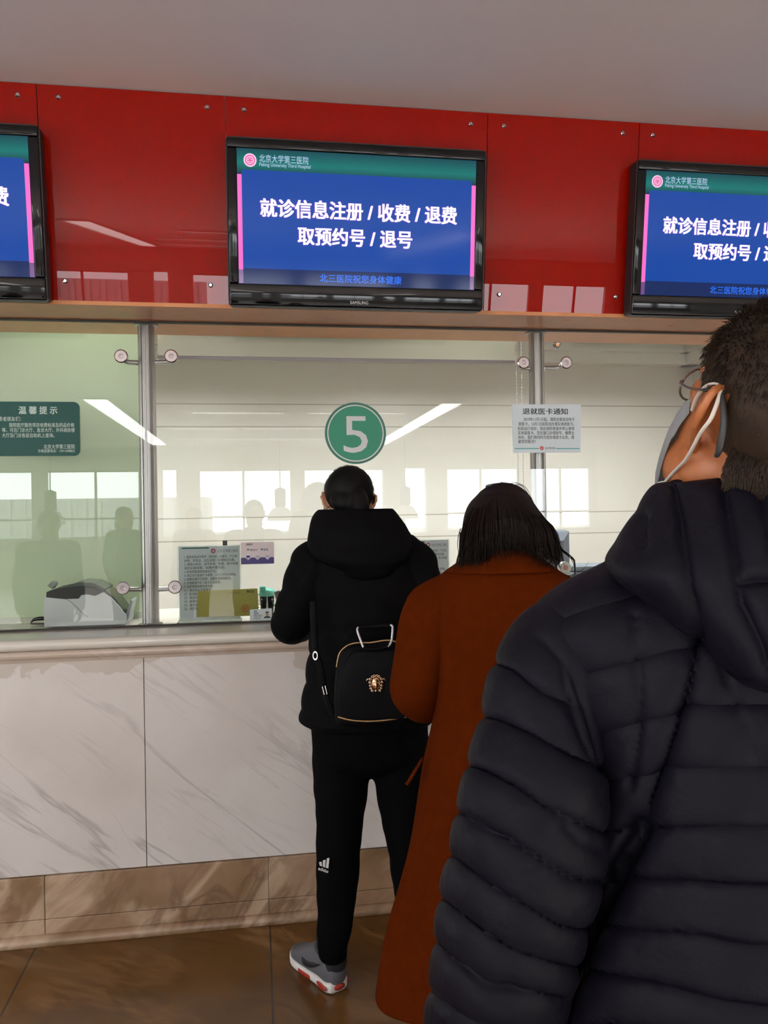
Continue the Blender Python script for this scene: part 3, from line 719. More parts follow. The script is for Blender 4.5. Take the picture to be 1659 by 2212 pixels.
line(t, '姓名', 549, 555, 1322, m_ink, 4, .0012, YI); line(t, '出生', 549, 559, 1327, m_ink, 4, .0012, YI); line(t, '住址 北京', 549, 566, 1332, m_ink, 4, .0012, YI); line(t, '公民身份', 549, 563, 1337, m_ink, 3, .0012, YI)

# ------------------------------------------------------------------ things on the counter behind the glass
def notice_stand(px0, px1, py0, py1, Y, lab, lines, ytop):
    a, b2 = at(px0, py1, Y), at(px1, py1, Y); zt = at((px0+px1)/2, py0, Y).z
    t = thing('notice_stand', lab, 'notice stand', ((a.x+b2.x)/2, Y, ZK), 'acrylic notice stands on the counter')
    part('acrylic_holder', box((a.x-.006, Y+.0015, ZK+.004), (b2.x+.006, Y+.005, zt+.004)), glass_mat('acrylic', (.9, .95, .95)), t)
    bm = box((a.x-.006, Y-.05, ZK+.0005), (b2.x+.006, Y+.06, ZK+.004)); part('foot', bm, glass_mat('acrylic', (.9, .95, .95)), t)
    part('sheet', box((a.x, Y, ZK+.006), (b2.x, Y+.001, zt)), m_paper, t)
    w = px1-px0
    q = at(px0+w*.55, py0+10, Y); part('emblem', ring2d(bmesh.new(), V((q.x, Y, q.z)), X1, Z, YM, 0, 0, .004, .010, .0004, 20), mat('pink_ink', (.5, .12, .18), .6), t)
    line(t, '北京大学第三医院', px0+w*.62, px1-6, py0+13, mat('grey_ink', (.2, .24, .26), .6), 7, .0006, Y)
    bm = bmesh.new(); q0 = at(px0+4, py0+4, Y); q1 = at(px0+w*.48, py0+4, Y); bx(bm, (q0+q1)/2+YM*.0006, (q1.x-q0.x, .0004, .005)); part('header_line', bm, mat('dark_green_ink', (.02, .10, .06), .6), t)
    for i, (s, k) in enumerate(lines):
        y = ytop+i*8.0
        if y > py1-3: break
        line(t, s, px0+10, px0+10+(w-16)*k, y, m_ink, 6.4, .0006, Y, .006)
L1 = [('1. 请凭有效证件原件（身份证、社保卡、户口本、', 1), ('护照、军官证、出生证明）办理就诊注册。', .95), ('2. 请核对姓名、挂号科室、票据、就卡单通', 1), ('请您妥善保管，如需补票交回。', .76), ('3. 检查明细请到自助机打印。', .6),
      ('4. 用过支付宝银行卡退费，15个工作日内到账。', .97), ('5. 如需办理打印发票，请提前告知收款员。', .88), ('6. 外地医保卡在门急诊无法使用。', .68), ('7. 北京市医保患者请注意：', .54), ('（1）请主动出示医保卡。', .52), ('（2）首次就诊请先注册。', .5), ('（3）就诊卡请勿外借。', .5), ('（4）医保卡余额查询。', .5), ('（5）复诊请带病历。', .45), ('（6）祝您早日康复。', .45)]
notice_stand(388, 520, 1180, 1338, YG+.10, 'pale acrylic notice stand with black writing behind the middle pane, left of the queue', L1, 1206)
notice_stand(868, 971, 1167, 1330, YG+.13, 'pale acrylic notice stand showing between the black jacket and the rust coat', L1, 1193)
# banknote counter
def gY(px, py, Y): return at(px, py, Y)
Yn = YG+.045; Dn = .20
t = thing('banknote_counter', 'white banknote counter with black top standing behind the left pane', 'banknote counter', (at(188, 1350, Yn).x, Yn+Dn/2, ZK))
side = [(96, 1356), (94, 1320), (96, 1290), (102, 1283), (150, 1283), (172, 1287), (176, 1284), (192, 1283), (207, 1286), (222, 1280), (240, 1292), (258, 1312), (270, 1328), (272, 1338), (270, 1350), (200, 1357)]
def prof(pl, dz=0): return [((at(px, py, Yn).x), at(px, py, Yn).z+dz) for px, py in pl]
zmin = ZK+.008
def pr(pl, y0, d, bevel=0.0):
    P = [(x, max(z, zmin)) for x, z in prof(pl)]
    bm = prism(P, V((0, y0, 0)), X1, Z, Y1, d)
    return bm
b_ = pr(side, Yn, Dn); part('body', b_, mat('banknote_machine_white', (.82, .86, .87), .3), t)
top = [(100, 1290), (101, 1279), (110, 1275), (140, 1269), (175, 1266), (205, 1270), (222, 1278), (213, 1284), (205, 1287), (190, 1284), (176, 1285), (170, 1293), (140, 1294), (118, 1292)]
part('black_top', pr(top, Yn-.004, Dn+.008), m_blackmatte, t)
part('hopper', pr([(142, 1270), (155, 1262), (170, 1258), (200, 1260), (226, 1273), (222, 1280), (205, 1271), (175, 1266.5)], Yn+.01, Dn-.02), mat('clear_grey_plastic', (.10, .13, .12), .2), t)
part('note_guide', pr([(98, 1267), (106, 1258), (114, 1260), (114, 1266), (108, 1274)], Yn+.03, .05), mat('grey_green_plastic', (.28, .33, .30), .4), t)
part('front_strip', pr([(222, 1278), (226, 1275), (248, 1296), (262, 1315), (270, 1326), (268, 1329), (240, 1293)], Yn+.02, Dn-.04), m_black, t)
part('stacker', pr([(270, 1326), (280, 1298), (284, 1300), (276, 1332), (272, 1344), (270, 1340)], Yn+.03, Dn-.08), m_greyplastic, t)
part('base', pr([(108, 1359), (110, 1350), (262, 1348), (264, 1353), (200, 1362)], Yn+.012, Dn-.03), m_blackmatte, t)
q = at(94, 1336, Yn+.12)
part('power_cord', tube([(q.x+.01, Yn+.12, q.z), (q.x-.02, Yn+.12, q.z), (q.x-.04, Yn+.12, q.z-.006), (q.x-.047, Yn+.12, q.z-.018), (q.x-.03, Yn+.12, ZK+.006), (q.x+.02, Yn+.12, ZK+.005)], [.008, .008, .005, .004, .004, .004], 10), m_black, t, smooth=True)
seam = [(102, 1288), (130, 1290), (150, 1298), (166, 1312), (180, 1326), (190, 1332)]
part('seam_line', tube([V((x, Yn-.0005, z)) for x, z in prof(seam)], .0009, 6, 3), mat('grey_line', (.15, .17, .17), .5), t)
# teal flip lid cup
Yc = YG+.19; q = at(577, 1300, Yc); k = Yc/FPX
t = thing('cup', 'clear cup with a teal flip lid behind the middle pane beside the black sleeve', 'cup', (q.x, Yc, ZK))
part('body', lathe([(0, ZK+.001), (.026, ZK+.001), (.031, ZK+.09), (.030, ZK+.09), (.025, ZK+.003), (0, ZK+.003)], (q.x, Yc, 0), nseg=28), glass_mat('clear_plastic', (.85, .93, .90)), t, smooth=True)
part('drink', lathe([(0, ZK+.004), (.024, ZK+.004), (.027, ZK+.06), (0, ZK+.06)], (q.x, Yc, 0), nseg=28), mat('dark_drink', (.03, .05, .07), .2), t, smooth=True)
m_lid = mat('teal_plastic', (.16, .55, .46), .35)
part('lid', lathe([(0, ZK+.118), (.024, ZK+.116), (.034, ZK+.108), (.034, ZK+.088), (.030, ZK+.086), (0, ZK+.086)], (q.x, Yc, 0), nseg=28), m_lid, t, smooth=True)
bm = bmesh.new(); bx(bm, (q.x-.018, Yc-.022, ZK+.116), (.026, .022, .026), None, .005); part('flip_cap', bm, m_lid, t)
part('carry_loop', tube([(q.x+.03, Yc, ZK+.10), (q.x+.044, Yc, ZK+.085), (q.x+.042, Yc, ZK+.055), (q.x+.03, Yc, ZK+.045)], .004, 8), m_lid, t, smooth=True)
q = at(606, 1295, YG+.10)
bm = bmesh.new(); ax = V((math.cos(.25), 0, -math.sin(.25)))
bx(bm, (q.x-.003, YG+.10, ZK+.065), (.026, .012, .10), (V((.966, 0, .26)), Y1, V((-.26, 0, .966))), .002)
bx(bm, (q.x+.002, YG+.10, ZK+.008), (.04, .05, .014), None, .003)
one('card_stand', bm, m_chrome, 'small silver card stand leaning beside the teal lidded cup', 'stand')
# monitor, printer, tape
Ym = 3.62
a = at(1140, 1145, Ym); b2 = at(1234, 1225, Ym); zt = at(1225, 1146, Ym).z
t = thing('monitor', 'dark grey computer monitor turned away behind the right steel post', 'monitor', (a.x+.1, Ym+.1, ZK))
m_mon = mat('dark_blue_grey_plastic', (.085, .105, .14), .5)
xr_ = b2.x
bm = bmesh.new()
rings = [((a.x+xr_)/2, Ym+.17, .155, 1.0), ((a.x+xr_)/2, Ym+.12, .155, 1.0), ((a.x+xr_)/2, Ym+.02, .10, .72), ((a.x+xr_)/2, Ym-.01, .09, .62)]
hw = (xr_-a.x)/2; zc = (zt+ZK+.08)/2; hh = (zt-ZK-.08)/2
rows = []
for (x, y, _, s), hx, hz in zip(rings, (hw+.02, hw+.02, hw, hw*.62), (hh, hh, hh*.96, hh*.62)):
    rows.append([bm.verts.new((x+sx*hx, y, zc+sz*hz)) for sx, sz in ((-1, -1), (1, -1), (1, 1), (-1, 1))])
for i in range(3):
    for j in range(4): bm.faces.new((rows[i][j], rows[i][(j+1) % 4], rows[i+1][(j+1) % 4], rows[i+1][j]))
bm.faces.new(rows[0]); bm.faces.new(rows[-1]); bmesh.ops.recalc_face_normals(bm, faces=bm.faces[:])
part('housing', bm, m_mon, t)
bm = bmesh.new()
for k in range(6):
    for s in range(4): bx(bm, (xr_-.035+s*.008, Ym+.03-.004*s, zt-.05-k*.018), (.005, .004, .008))
part('vents', bm, m_blackmatte, t)
bm = bmesh.new(); bx(bm, ((a.x+xr_)/2, Ym+.1, ZK+.045), (.06, .04, .088)); bx(bm, ((a.x+xr_)/2, Ym+.1, ZK+.006), (.2, .16, .011), None, .004); part('stand', bm, m_mon, t)
part('display', box((a.x+.01, Ym+.170, zc-hh*.85), (xr_-.01, Ym+.174, zc+hh*.85)), m_black, t)
Yp = 3.42
a = at(1232, 1232, Yp); zt = at(1290, 1221, Yp).z
t = thing('printer', 'low grey blue printer behind the right pane beside the monitor', 'printer', (a.x+.2, Yp+.12, ZK))
m_prn = mat('blue_grey_plastic', (.12, .15, .19), .45)
bm = box((a.x, Yp, ZK+.006), (a.x+.40, Yp+.18, zt-.03), .010, 3); part('body', bm, m_prn, t)
bm = bmesh.new(); bx(bm, (a.x+.20, Yp+.09, zt-.014), (.38, .16, .028), None, .012, 3); part('lid', bm, m_prn, t)
bm = bmesh.new()
for s in (0, 1): bx(bm, (a.x+.05+.3*s, Yp+.09, ZK+.004), (.03, .14, .006))
part('feet', bm, m_blackmatte, t)
q = at(1219, 1226, 3.36)
t = thing('tape_roll', 'white roll with a pink core beside the dark grey monitor', 'tape', (q.x, 3.36, ZK))
c = V((q.x, 3.345, q.z))
part('roll', lathe([(.012, 0), (.026, 0), (.026, .03), (.012, .03)], c, Y1, 24), mat('white_paper_roll', (.7, .69, .66), .6), t)
part('core', lathe([(.008, -.001), (.0125, -.001), (.0125, .031), (.008, .031)], c, Y1, 20), mat('pink_core', (.5, .22, .16), .6), t)
bm = bmesh.new(); bx(bm, (q.x, 3.36, (ZK+q.z-.02)/2), (.05, .045, q.z-.02-ZK), None, .004); part('holder', bm, m_greyplastic, t)
# ceiling vent and camera of the booth
p = [atz(1216, 748, ZB), atz(1300, 748, ZB)]
t = thing('ceiling_vent', 'grey louvred vent in the booth ceiling behind the right pane', 'vent', (p[0].x+.2, p[0].y+.1, ZB))
vx0, vx1, vy0, vy1 = p[0].x-.02, p[1].x, p[0].y-.34, p[0].y
part('frame', box((vx0, vy0, ZB-.012), (vx1, vy1, ZB-.001), .002, 1), mat('vent_grey', (.34, .34, .32), .6), t)
bm = bmesh.new()
for k in range(9): bx(bm, ((vx0+vx1)/2, vy0+.03+k*.035, ZB-.014), (vx1-vx0-.04, .012, .006))
part('slats', bm, mat('vent_slat', (.26, .26, .25), .6), t)
c = at(1200, 742, 3.50)
t = thing('security_camera', 'small black camera hanging under the soffit behind the right pane', 'camera', c)
part('bracket', box((c.x-.022, c.y-.01, c.z+.008), (c.x+.014, c.y+.012, c.z+.016)), m_blackmatte, t)
bm = ball(bmesh.new(), c+V((.003, 0, -.004)), .016); part('ball_housing', bm, m_black, t, smooth=True)
part('lens', lathe([(0, 0), (.008, 0), (.008, .006), (0, .006)], c+V((.003, -.012, -.008)), YM, 16), m_chrome, t)
part('rod', lathe([(.006, .01), (.006, ZB-c.z-.0)], (c.x, c.y, c.z), nseg=10), m_blackmatte, t)
part('cable', tube([c+V((.016, 0, .02)), c+V((.022, 0, -.004)), c+V((.012, 0, -.022)), c+V((-.0, 0, -.016))], .0015, 6), m_blackmatte, t, smooth=True)
# ------------------------------------------------------------------ people
m_skin = mat('skin', (.40, .20, .115), .5, var=.10, vscale=14, bump=.05, bscale=220)
m_skin2 = mat('warm_skin', (.33, .105, .032), .45, var=.16, vscale=18, bump=.06, bscale=240)
m_hairb = mat('black_hair', (.0025, .0022, .0022), .55, spec=.1)
m_hairbr = mat('dark_brown_hair', (.0062, .0036, .0024), .55, spec=.1, var=.3, vscale=30)
m_hairm = mat('short_brown_hair', (.020, .011, .006), .55, spec=.2, var=.35, vscale=45)
m_jblack = mat('black_puffer_cloth', (.0022, .0022, .0027), .75, spec=.05, bump=.15, bscale=50)
m_jnavy = mat('dark_navy_nylon', (.0044, .0040, .0075), .5, spec=.07, bump=.25, bscale=38)
m_trous = mat('black_jersey', (.0020, .0020, .0024), .85, spec=.04, bump=.1, bscale=60)
m_coat = mat('rust_wool', (.060, .0088, .0006), .9, spec=.02, var=.12, vscale=40, bump=.25, bscale=300)
m_eye = mat('eye_white', (.6, .58, .55), .2)

def hmat(c, fwd, up):
    """Head matrix: x right, y face, z up."""
    y = fwd.normalized(); x = y.cross(up).normalized(); z = x.cross(y)
    m = Matrix.Identity(4)
    for i in range(3): m[i][0], m[i][1], m[i][2], m[i][3] = x[i], y[i], z[i], c[i]
    return m
def head_bms(H, s=1.0):
    bm = bmesh.new()
    X3 = tuple(V((H[0][k], H[1][k], H[2][k])) for k in range(3))
    def P(x, y, z): return H @ V((x*s, y*s, z*s))
    def el(c, r, seg=20): ball(bm, P(*c), tuple(k*s for k in r), X3, seg)
    el((0, -.012, .035), (.075, .096, .086), 28)
    el((0, .028, -.040), (.060, .066, .076), 24)
    el((0, .062, -.098), (.027, .026, .020)); el((-.044, .033, -.072), (.023, .040, .032)); el((.044, .033, -.072), (.023, .040, .032)); el((-.046, .008, -.060), (.022, .034, .032)); el((.046, .008, -.060), (.022, .034, .032))
    el((0, .078, .026), (.042, .015, .012)); el((-.034, .055, .006), (.022, .020, .022)); el((.034, .055, .006), (.022, .020, .022)); el((-.030, .059, -.030), (.022, .020, .024)); el((.030, .059, -.030), (.022, .020, .024))
    tube([P(0, .086, .012), P(0, .098, -.012), P(0, .103, -.034)], [.008*s, .009*s, .011*s], 12, 3, bm)
    for k in (-1, 1): el((k*.012, .094, -.038), (.008, .010, .007))
    el((0, .092, -.064), (.024, .010, .006)); el((0, .091, -.074), (.021, .010, .007))
    for k in (-1, 1):
        o = V((k*.070, -.004, -.002)); u = V((k*.80, -.58, .10)).normalized(); v = V((k*.10, -.22, .96)).normalized(); w = u.cross(v)
        q = lambda a, b, d=0.0: P(*(o+u*(a*1.12)+v*(b*1.12)+w*d))
        tube([q(.000, .004), q(.001, .026), q(.011, .035), q(.024, .031), q(.030, .014), q(.026, -.006), q(.015, -.022), q(.007, -.033), q(.000, -.030)],
             [k2*s for k2 in (.004, .0045, .0048, .0052, .0052, .0050, .0050, .0060, .0050)], 10, 4, bm)
        tube([q(.010, .024), q(.018, .012), q(.015, -.006), q(.006, -.016)], [.004*s]*4, 8, 3, bm)
        ax3 = tuple((H.to_3x3() @ d) for d in (u, v, w))
        ball(bm, q(.013, .006), (.015*s, .027*s, .0045*s), ax3, 16); ball(bm, q(.006, -.022), (.011*s, .012*s, .0045*s), ax3, 12)
    return bm
def hand_into(bm, wr, d, pn, side, s=1.0, curl=.5):
    """Hand from wrist wr along d; pn is the palm normal, side (+1/-1) where the thumb leaves."""
    d = d.normalized(); pn = (pn-d*pn.dot(d)).normalized(); l = d.cross(pn).normalized()*side
    def P(a, b, c): return wr+d*(a*s)+l*(b*s)+pn*(c*s)
    loft([(P(-.02, 0, 0), l*.024*s, pn*.018*s), (P(.015, .002, 0), l*.029*s, pn*.016*s, 2.6), (P(.055, .003, 0), l*.039*s, pn*.014*s, 3), (P(.088, 0, 0), l*.037*s, pn*.011*s, 3)], 20, 3, None, (.5, .5), bm)
    for b, ln, r in ((.029, .066, .0080), (.010, .076, .0084), (-.009, .070, .0080), (-.027, .055, .0070)):
        p0 = P(.070, b*.9, 0); a = 0; pts = [p0]; cur = P(.092, b, .001); pts.append(cur)
        for k, f in ((.9, .42), (1.9, .33), (2.6, .25)):
            a = curl*k; cur = cur+(d*math.cos(a)+pn*math.sin(a))*(ln*f*s); pts.append(cur)
        tube(pts, [r*s, r*s, r*.95*s, r*.9*s, r*.75*s], 10, 3, bm)
    tube([P(.012, .020, .004), P(.040, .047, .012), P(.066, .060, .022), P(.086, .060, .032)], [.013*s, .0115*s, .0095*s, .0075*s], 10, 3, bm)
    return bm
def make_body(J, r, f, H, parent, m, vox=.006, hs=1.0, curl=.5):
    """One continuous figure from its joints; r is the figure's right, f the way it faces."""
    bms = [head_bms(H, hs)]; bm = bmesh.new()
    pe, ch, ne, hd = J['pelvis'], J['chest'], J['neck'], H.translation
    loft([(pe-Z*.10, r*.09, f*.08), (pe-Z*.02, r*.155, f*.105), (pe+Z*.09, r*.140, f*.095), (pe.lerp(ch, .5), r*.125, f*.090), (ch, r*.150, f*.105), (ch.lerp(ne, .55), r*.150, f*.090), (ch.lerp(ne, .9), r*.075, f*.065)], 28, 4, None, (.6, .5), bm)
    tube([ch.lerp(ne, .7), ne, hd+(H.to_3x3() @ V((0, -.018, -.05)))], [.066, .056, .054], 20, 4, bm)
    for k in 'LR':
        sg = -1 if k == 'L' else 1
        tube([ch.lerp(J['sh'+k], .55)+Z*.02, J['sh'+k], J['sh'+k].lerp(J['el'+k], .5), J['el'+k]], [.060, .054, .046, .038], 16, 4, bm)
        tube([J['el'+k], J['el'+k].lerp(J['wr'+k], .35), J['wr'+k]], [.039, .039, .025], 16, 4, bm)
        hand_into(bm, J['wr'+k], J['hd'+k], J['pn'+k], J.get('th'+k, 1), 1.0, J.get('curl', curl))
        tube([pe+r*(sg*.05), J['hip'+k], J['hip'+k].lerp(J['kn'+k], .5), J['kn'+k]], [.08, .086, .070, .052], 18, 4, bm)
        tube([J['kn'+k], J['kn'+k].lerp(J['an'+k], .35), J['an'+k]], [.051, .053, .035], 18, 4, bm)
        t = J['toe'+k]
        tube([J['an'+k]-(t-J['an'+k]).normalized()*.035-Z*.03, J['an'+k]-Z*.035, J['an'+k].lerp(t, .6)-Z*.02, t], [.032, .038, .034, .022], 14, 3, bm, flat=.8, up=(t-J['an'+k]).cross(Z))
    bms.append(bm)
    me = remesh(bms, vox, 4, .45)
    return part('body', me, m, parent, smooth=True)
def eyes(H, parent, s=1.0):
    bm = bmesh.new()
    for k in (-1, 1): ball(bm, H @ V((k*.030*s, .0735*s, .003*s)), .0115*s, seg=12)
    part('eyes', bm, m_eye, parent, smooth=True)
def strand(bm, pts, r, k=3):
    pts = [V(p) for p in pts]; rows = []
    a, b = frame_of(pts[-1]-pts[0] + V((1e-5, 2e-5, 0)))
    for i, p in enumerate(pts[:-1]):
        q = r*(1-.75*i/(len(pts)-1))
        rows.append([bm.verts.new(p+(a*math.cos(2*PI*j/k)+b*math.sin(2*PI*j/k))*q) for j in range(k)])
    tip = bm.verts.new(pts[-1])
    for i in range(len(rows)-1):
        for j in range(k): bm.faces.new((rows[i][j], rows[i][(j+1) % k], rows[i+1][(j+1) % k], rows[i+1][j]))
    for j in range(k): bm.faces.new((rows[-1][j], rows[-1][(j+1) % k], tip))
def shoe(parent, heel, d, m_up, m_sole, full=False, L=.275):
    """Shoe with its heel at heel, pointing along d."""
    d = V((d.x, d.y, 0)).normalized(); l = V((-d.y, d.x, 0)); h = V((heel.x, heel.y, 0))
    def P(a, b, c): return h+d*(a*L)+l*b+Z*c
    so = [(P(.02, 0, .020), .034), (P(.10, 0, .019), .044), (P(.30, 0, .017), .043), (P(.55, .004, .015), .046), (P(.78, .004, .014), .048), (P(.92, .0, .018), .038), (P(.99, -.002, .024), .022)]
    sole = loft([(c, l*w, Z*(.019-.006*i/6), 4) for i, (c, w) in enumerate(so)], 24, 4, None, (.4, .4))
    up = [(P(.03, 0, .066), .032, .048), (P(.10, 0, .074), .043, .060), (P(.28, 0, .074), .043, .060), (P(.45, .002, .062), .044, .050), (P(.65, .004, .047), .045, .034), (P(.82, .003, .036), .044, .020), (P(.95, -.001, .032), .030, .012)]
    upper = loft([(c, l*w, Z*hh, 2.6) for c, w, hh in up], 24, 4, None, (.6, .6))
    o = part('shoe', upper, m_up, parent, smooth=True)
    part('sole', sole, m_sole, o, smooth=True)
    part('collar', tube([P(.05, 0, .124), P(.16, .036, .116), P(.30, .032, .118), P(.38, 0, .124), P(.30, -.032, .118), P(.16, -.036, .116), P(.05, 0, .124)], .008, 8, 3), mat('dark_shoe_lining', (.03, .03, .035), .8), o, smooth=True)
    if full:
        bm = bmesh.new()
        for i in range(4): tube([P(.44+i*.07, -.028, .092-i*.010), P(.45+i*.07, .002, .108-i*.013), P(.46+i*.07, .032, .090-i*.010)], .0035, 6, 3, bm)
        part('laces', bm, mat('black_lace', (.01, .01, .01), .7), o)
        m_red_ = mat('red_rubber', (.30, .022, .012), .45)
        bm = bmesh.new()
        bm = loft([(P(.38, 0, .014), l*.0455, Z*.013, 4), (P(.52, .003, .013), l*.0475, Z*.0125, 4), (P(.62, .004, .012), l*.0485, Z*.012, 4)], 20, 3, None, (.2, .2), bm)
        part('red_sole_insert', bm, m_red_, o, 'dark red middle of the sole', smooth=True)
        bm = bmesh.new(); ball(bm, P(.012, 0, .078), (.012, .024, .032), (d, l, Z)); part('red_heel_tab', bm, m_red_, o, 'red patch on the heel', smooth=True)
        bm = bmesh.new()
        for s in (-1, 1): ball(bm, P(.13, s*.0432, .019), (.030, .004, .010), (d, l, Z))
        ball(bm, P(-.012, 0, .020), (.006, .020, .010), (d, l, Z)); part('red_air_window', bm, m_red_, o, 'red window in the white heel', smooth=True)
        for s in (-1, 1):
            bm = tube([P(.58, s*.043, .070), P(.52, s*.0452, .050), P(.38, s*.0455, .056), P(.14, s*.0425, .084)], [.004, .013, .010, .002], 10, 5, flat=.35, up=Z)
            part('curved_stripe', bm, mat('black_print', (.010, .010, .012), .5), o, 'black curved stripe', smooth=True)
    return o
def legs(J, r, f, parent, m, pad=1.28, hem=.055, top=.10, vox=.008):
    bm = bmesh.new(); pe = J['pelvis']
    loft([(pe-Z*.09, r*.13, f*.10), (pe, r*.175, f*.125), (pe+Z*top, r*.16, f*.112)], 28, 5, None, (.7, .3), bm)
    for k in 'LR':
        a = J['an'+k]
        tube([pe+r*((-1 if k == 'L' else 1)*.07)+Z*.0, J['hip'+k], J['hip'+k].lerp(J['kn'+k], .5), J['kn'+k], J['kn'+k].lerp(a, .4), a.lerp(J['kn'+k], .10), a+Z*.0], [.10, .105, .090, .073, .070, .060, hem], 22, 6, bm)
    me = remesh(bm, vox, 3, .5)
    for v in me.vertices:
        v.co += v.normal*(.004*noise.noise(V((v.co.x*9, v.co.y*9, v.co.z*22))))
    return part('trousers', me, m, parent, smooth=True)
def plain_person(x, y, h, face, lab, jm, hair_m, long_hair=False, arms='down'):
    """A bystander of height h at (x, y), facing along face."""
    f = V((face[0], face[1], 0)).normalized(); r = f.cross(Z); o = V((x, y, 0)); k = h/1.70
    def P(a, b, c): return o+r*(a*k)+f*(b*k)+Z*(c*k)
    J = dict(pelvis=P(0, 0, .93), chest=P(0, 0, 1.26), neck=P(0, -.01, 1.45))
    for s, c in ((-1, 'L'), (1, 'R')):
        J['sh'+c] = P(s*.18, 0, 1.38)
        if arms == 'phone':
            J['el'+c] = P(s*.24, .10, 1.13); J['wr'+c] = P(s*.09, .30, 1.26); J['hd'+c] = (P(s*.02, .36, 1.33)-J['wr'+c]); J['pn'+c] = r*(-s); J['th'+c] = s
        else:
            J['el'+c] = P(s*.23, -.03, 1.10); J['wr'+c] = P(s*.24, .06, .86); J['hd'+c] = P(0, .15, -1)-o; J['pn'+c] = r*(-s); J['th'+c] = -s
        J['hip'+c] = P(s*.09, 0, .90); J['kn'+c] = P(s*.10, .02, .48); J['an'+c] = P(s*.10, -.02, .09); J['toe'+c] = P(s*.12, .15, .035)
    H = hmat(P(0, .02, 1.585), f-Z*.12, Z)
    t = thing('person', lab, 'person', o)
    make_body(J, r, f, H, t, m_skin, .009); eyes(H, t)
    legs(J, r, f, t, m_trous, vox=.012)
    bm = loft([(P(0, 0, .80), r*.20*k, f*.145*k), (P(0, 0, .95), r*.195*k, f*.14*k), (P(0, 0, 1.15), r*.185*k, f*.14*k), (P(0, 0, 1.33), r*.205*k, f*.135*k), (P(0, -.005, 1.42), r*.13*k, f*.10*k), (P(0, -.005, 1.47), r*.075*k, f*.075*k)], 32, 6, (.12, .01), (.2, .2))
    j = part('jacket', bm, jm, t, smooth=True)
    for c in 'LR':
        part('sleeve', tube([P((-1 if c == 'L' else 1)*.13, 0, 1.39), J['sh'+c], J['sh'+c].lerp(J['el'+c], .5), J['el'+c], J['el'+c].lerp(J['wr'+c], .5), J['wr'+c]], [.07, .078, .07, .062, .056, .046], 20, 6, puff=(.09, .008)), jm, j, smooth=True)
    bm = bmesh.new(); X3 = tuple(V((H[0][i], H[1][i], H[2][i])) for i in range(3))
    ball(bm, H @ V((0, -.022, .046)), (.083, .098, .084), X3, 24)
    if long_hair: ball(bm, H @ V((0, -.055, -.05)), (.078, .055, .11), X3, 20)
    part('hair', remesh(bm, .008, 3), hair_m, t, smooth=True)
    for c in 'LR':
        shoe(t, J['an'+c]-f*.06, J['toe'+c]-J['an'+c], mat('dark_shoe', (.015, .013, .012), .5), mat('shoe_rubber', (.03, .03, .03), .6))
    return t, H, J
# ------------------------------------------------------------------ person at the counter
D1 = 2.50
def rows(data, d, caps_b=None):
    """Rings (y, x left, x right, half depth[, depth shift]) seen at forward distance d."""
    out = []
    for q in data:
        y, a, b, hb = q[:4]; sh = q[4] if len(q) > 4 else 0.0
        l, r_ = pp(a, y, d+sh), pp(b, y, d+sh)
        out.append(((l+r_)/2, R*((r_-l).length/2), F*hb) + ((q[5],) if len(q) > 5 else ()))
    return out
heel = atz(737, 2148, 0); toe = atz(652, 2072, 0); sd = (toe-heel).normalized()
t = thing('person', 'person in a black hooded padded jacket and black trousers leaning at the counter', 'person', (heel.x, heel.y, 0))
H = hmat(pp(753, 1092, D1+.05), F*.86-R*.10-Z*.50, Z*.86+F*.5)
J = dict(pelvis=pp(792, 1560, D1), chest=pp(786, 1300, D1+.02), neck=pp(768, 1165, D1+.02),
         shL=pp(676, 1205, D1), elL=pp(634, 1345, D1+.02), wrL=pp(655, 1352, D1+.30), hdL=F+Z*.02+R*.3, pnL=-Z, thL=-1,
         shR=pp(890, 1205, D1), elR=pp(915, 1355, D1+.04), wrR=pp(878, 1352, D1+.30), hdR=F-R*.3, pnR=-Z, thR=1,
         hipL=pp(742, 1585, D1), knL=pp(730, 1835, D1+.02), anL=heel+sd*.055+Z*.105, toeL=heel+sd*.23+Z*.04,
         hipR=pp(860, 1585, D1), knR=pp(884, 1840, D1+.02), anR=pp(912, 2072, D1+.02), curl=.35)
J['toeR'] = J['anR']+F*.17+R*.02-Z*.065
make_body(J, R, F, H, t, m_skin, .007, .90); eyes(H, t, .90)
# trousers follow the seen outline of the legs
bm = loft(rows([(1500, 668, 915, .13), (1560, 672, 925, .135), (1620, 674, 925, .125)], D1), 28, 5, None, (.3, .6))
loft(rows([(1590, 674, 802, .10), (1650, 675, 801, .098), (1740, 680, 791, .090), (1830, 684, 780, .080), (1870, 681, 776, .078), (1920, 684, 772, .074), (1980, 684, 764, .066), (2030, 684, 755, .060), (2064, 689, 750, .052)], D1+.01), 24, 6, None, (.5, .35), bm)
loft(rows([(1590, 800, 925, .10), (1650, 802, 925, .10), (1740, 818, 920, .09), (1830, 836, 922, .08), (1900, 846, 925, .074), (1980, 862, 936, .066), (2050, 876, 944, .058), (2112, 884, 940, .05)], D1+.01), 24, 6, None, (.5, .35), bm)
me = remesh(bm, .007, 3)
for v in me.vertices: v.co += v.normal*(.005*noise.noise(V((v.co.x*8, v.co.y*8, v.co.z*18))))
tr = part('trousers', me, m_trous, t, smooth=True)
m_logo = mat('white_print_bright', (.62, .62, .60), .6)
o = pp(700, 1875, D1-.078); e1 = (R*.94-Z*.34).normalized(); e2 = (Z*.94+R*.34).normalized(); k = 2.42/FPX*1.12
bm = bmesh.new()
for a, hgt in ((-9.5, 8), (-3.2, 14), (3.0, 20)):
    prism([((a)*k, 2*k), ((a+5)*k, 2*k), ((a+1.5-hgt*.05)*k, (2+hgt)*k), ((a-3.0-hgt*.05)*k, (hgt-.5)*k)], o, e1, e2, -F, .0012, bm)
part('logo_stripes', bm, m_logo, tr, 'three slanted white bars')
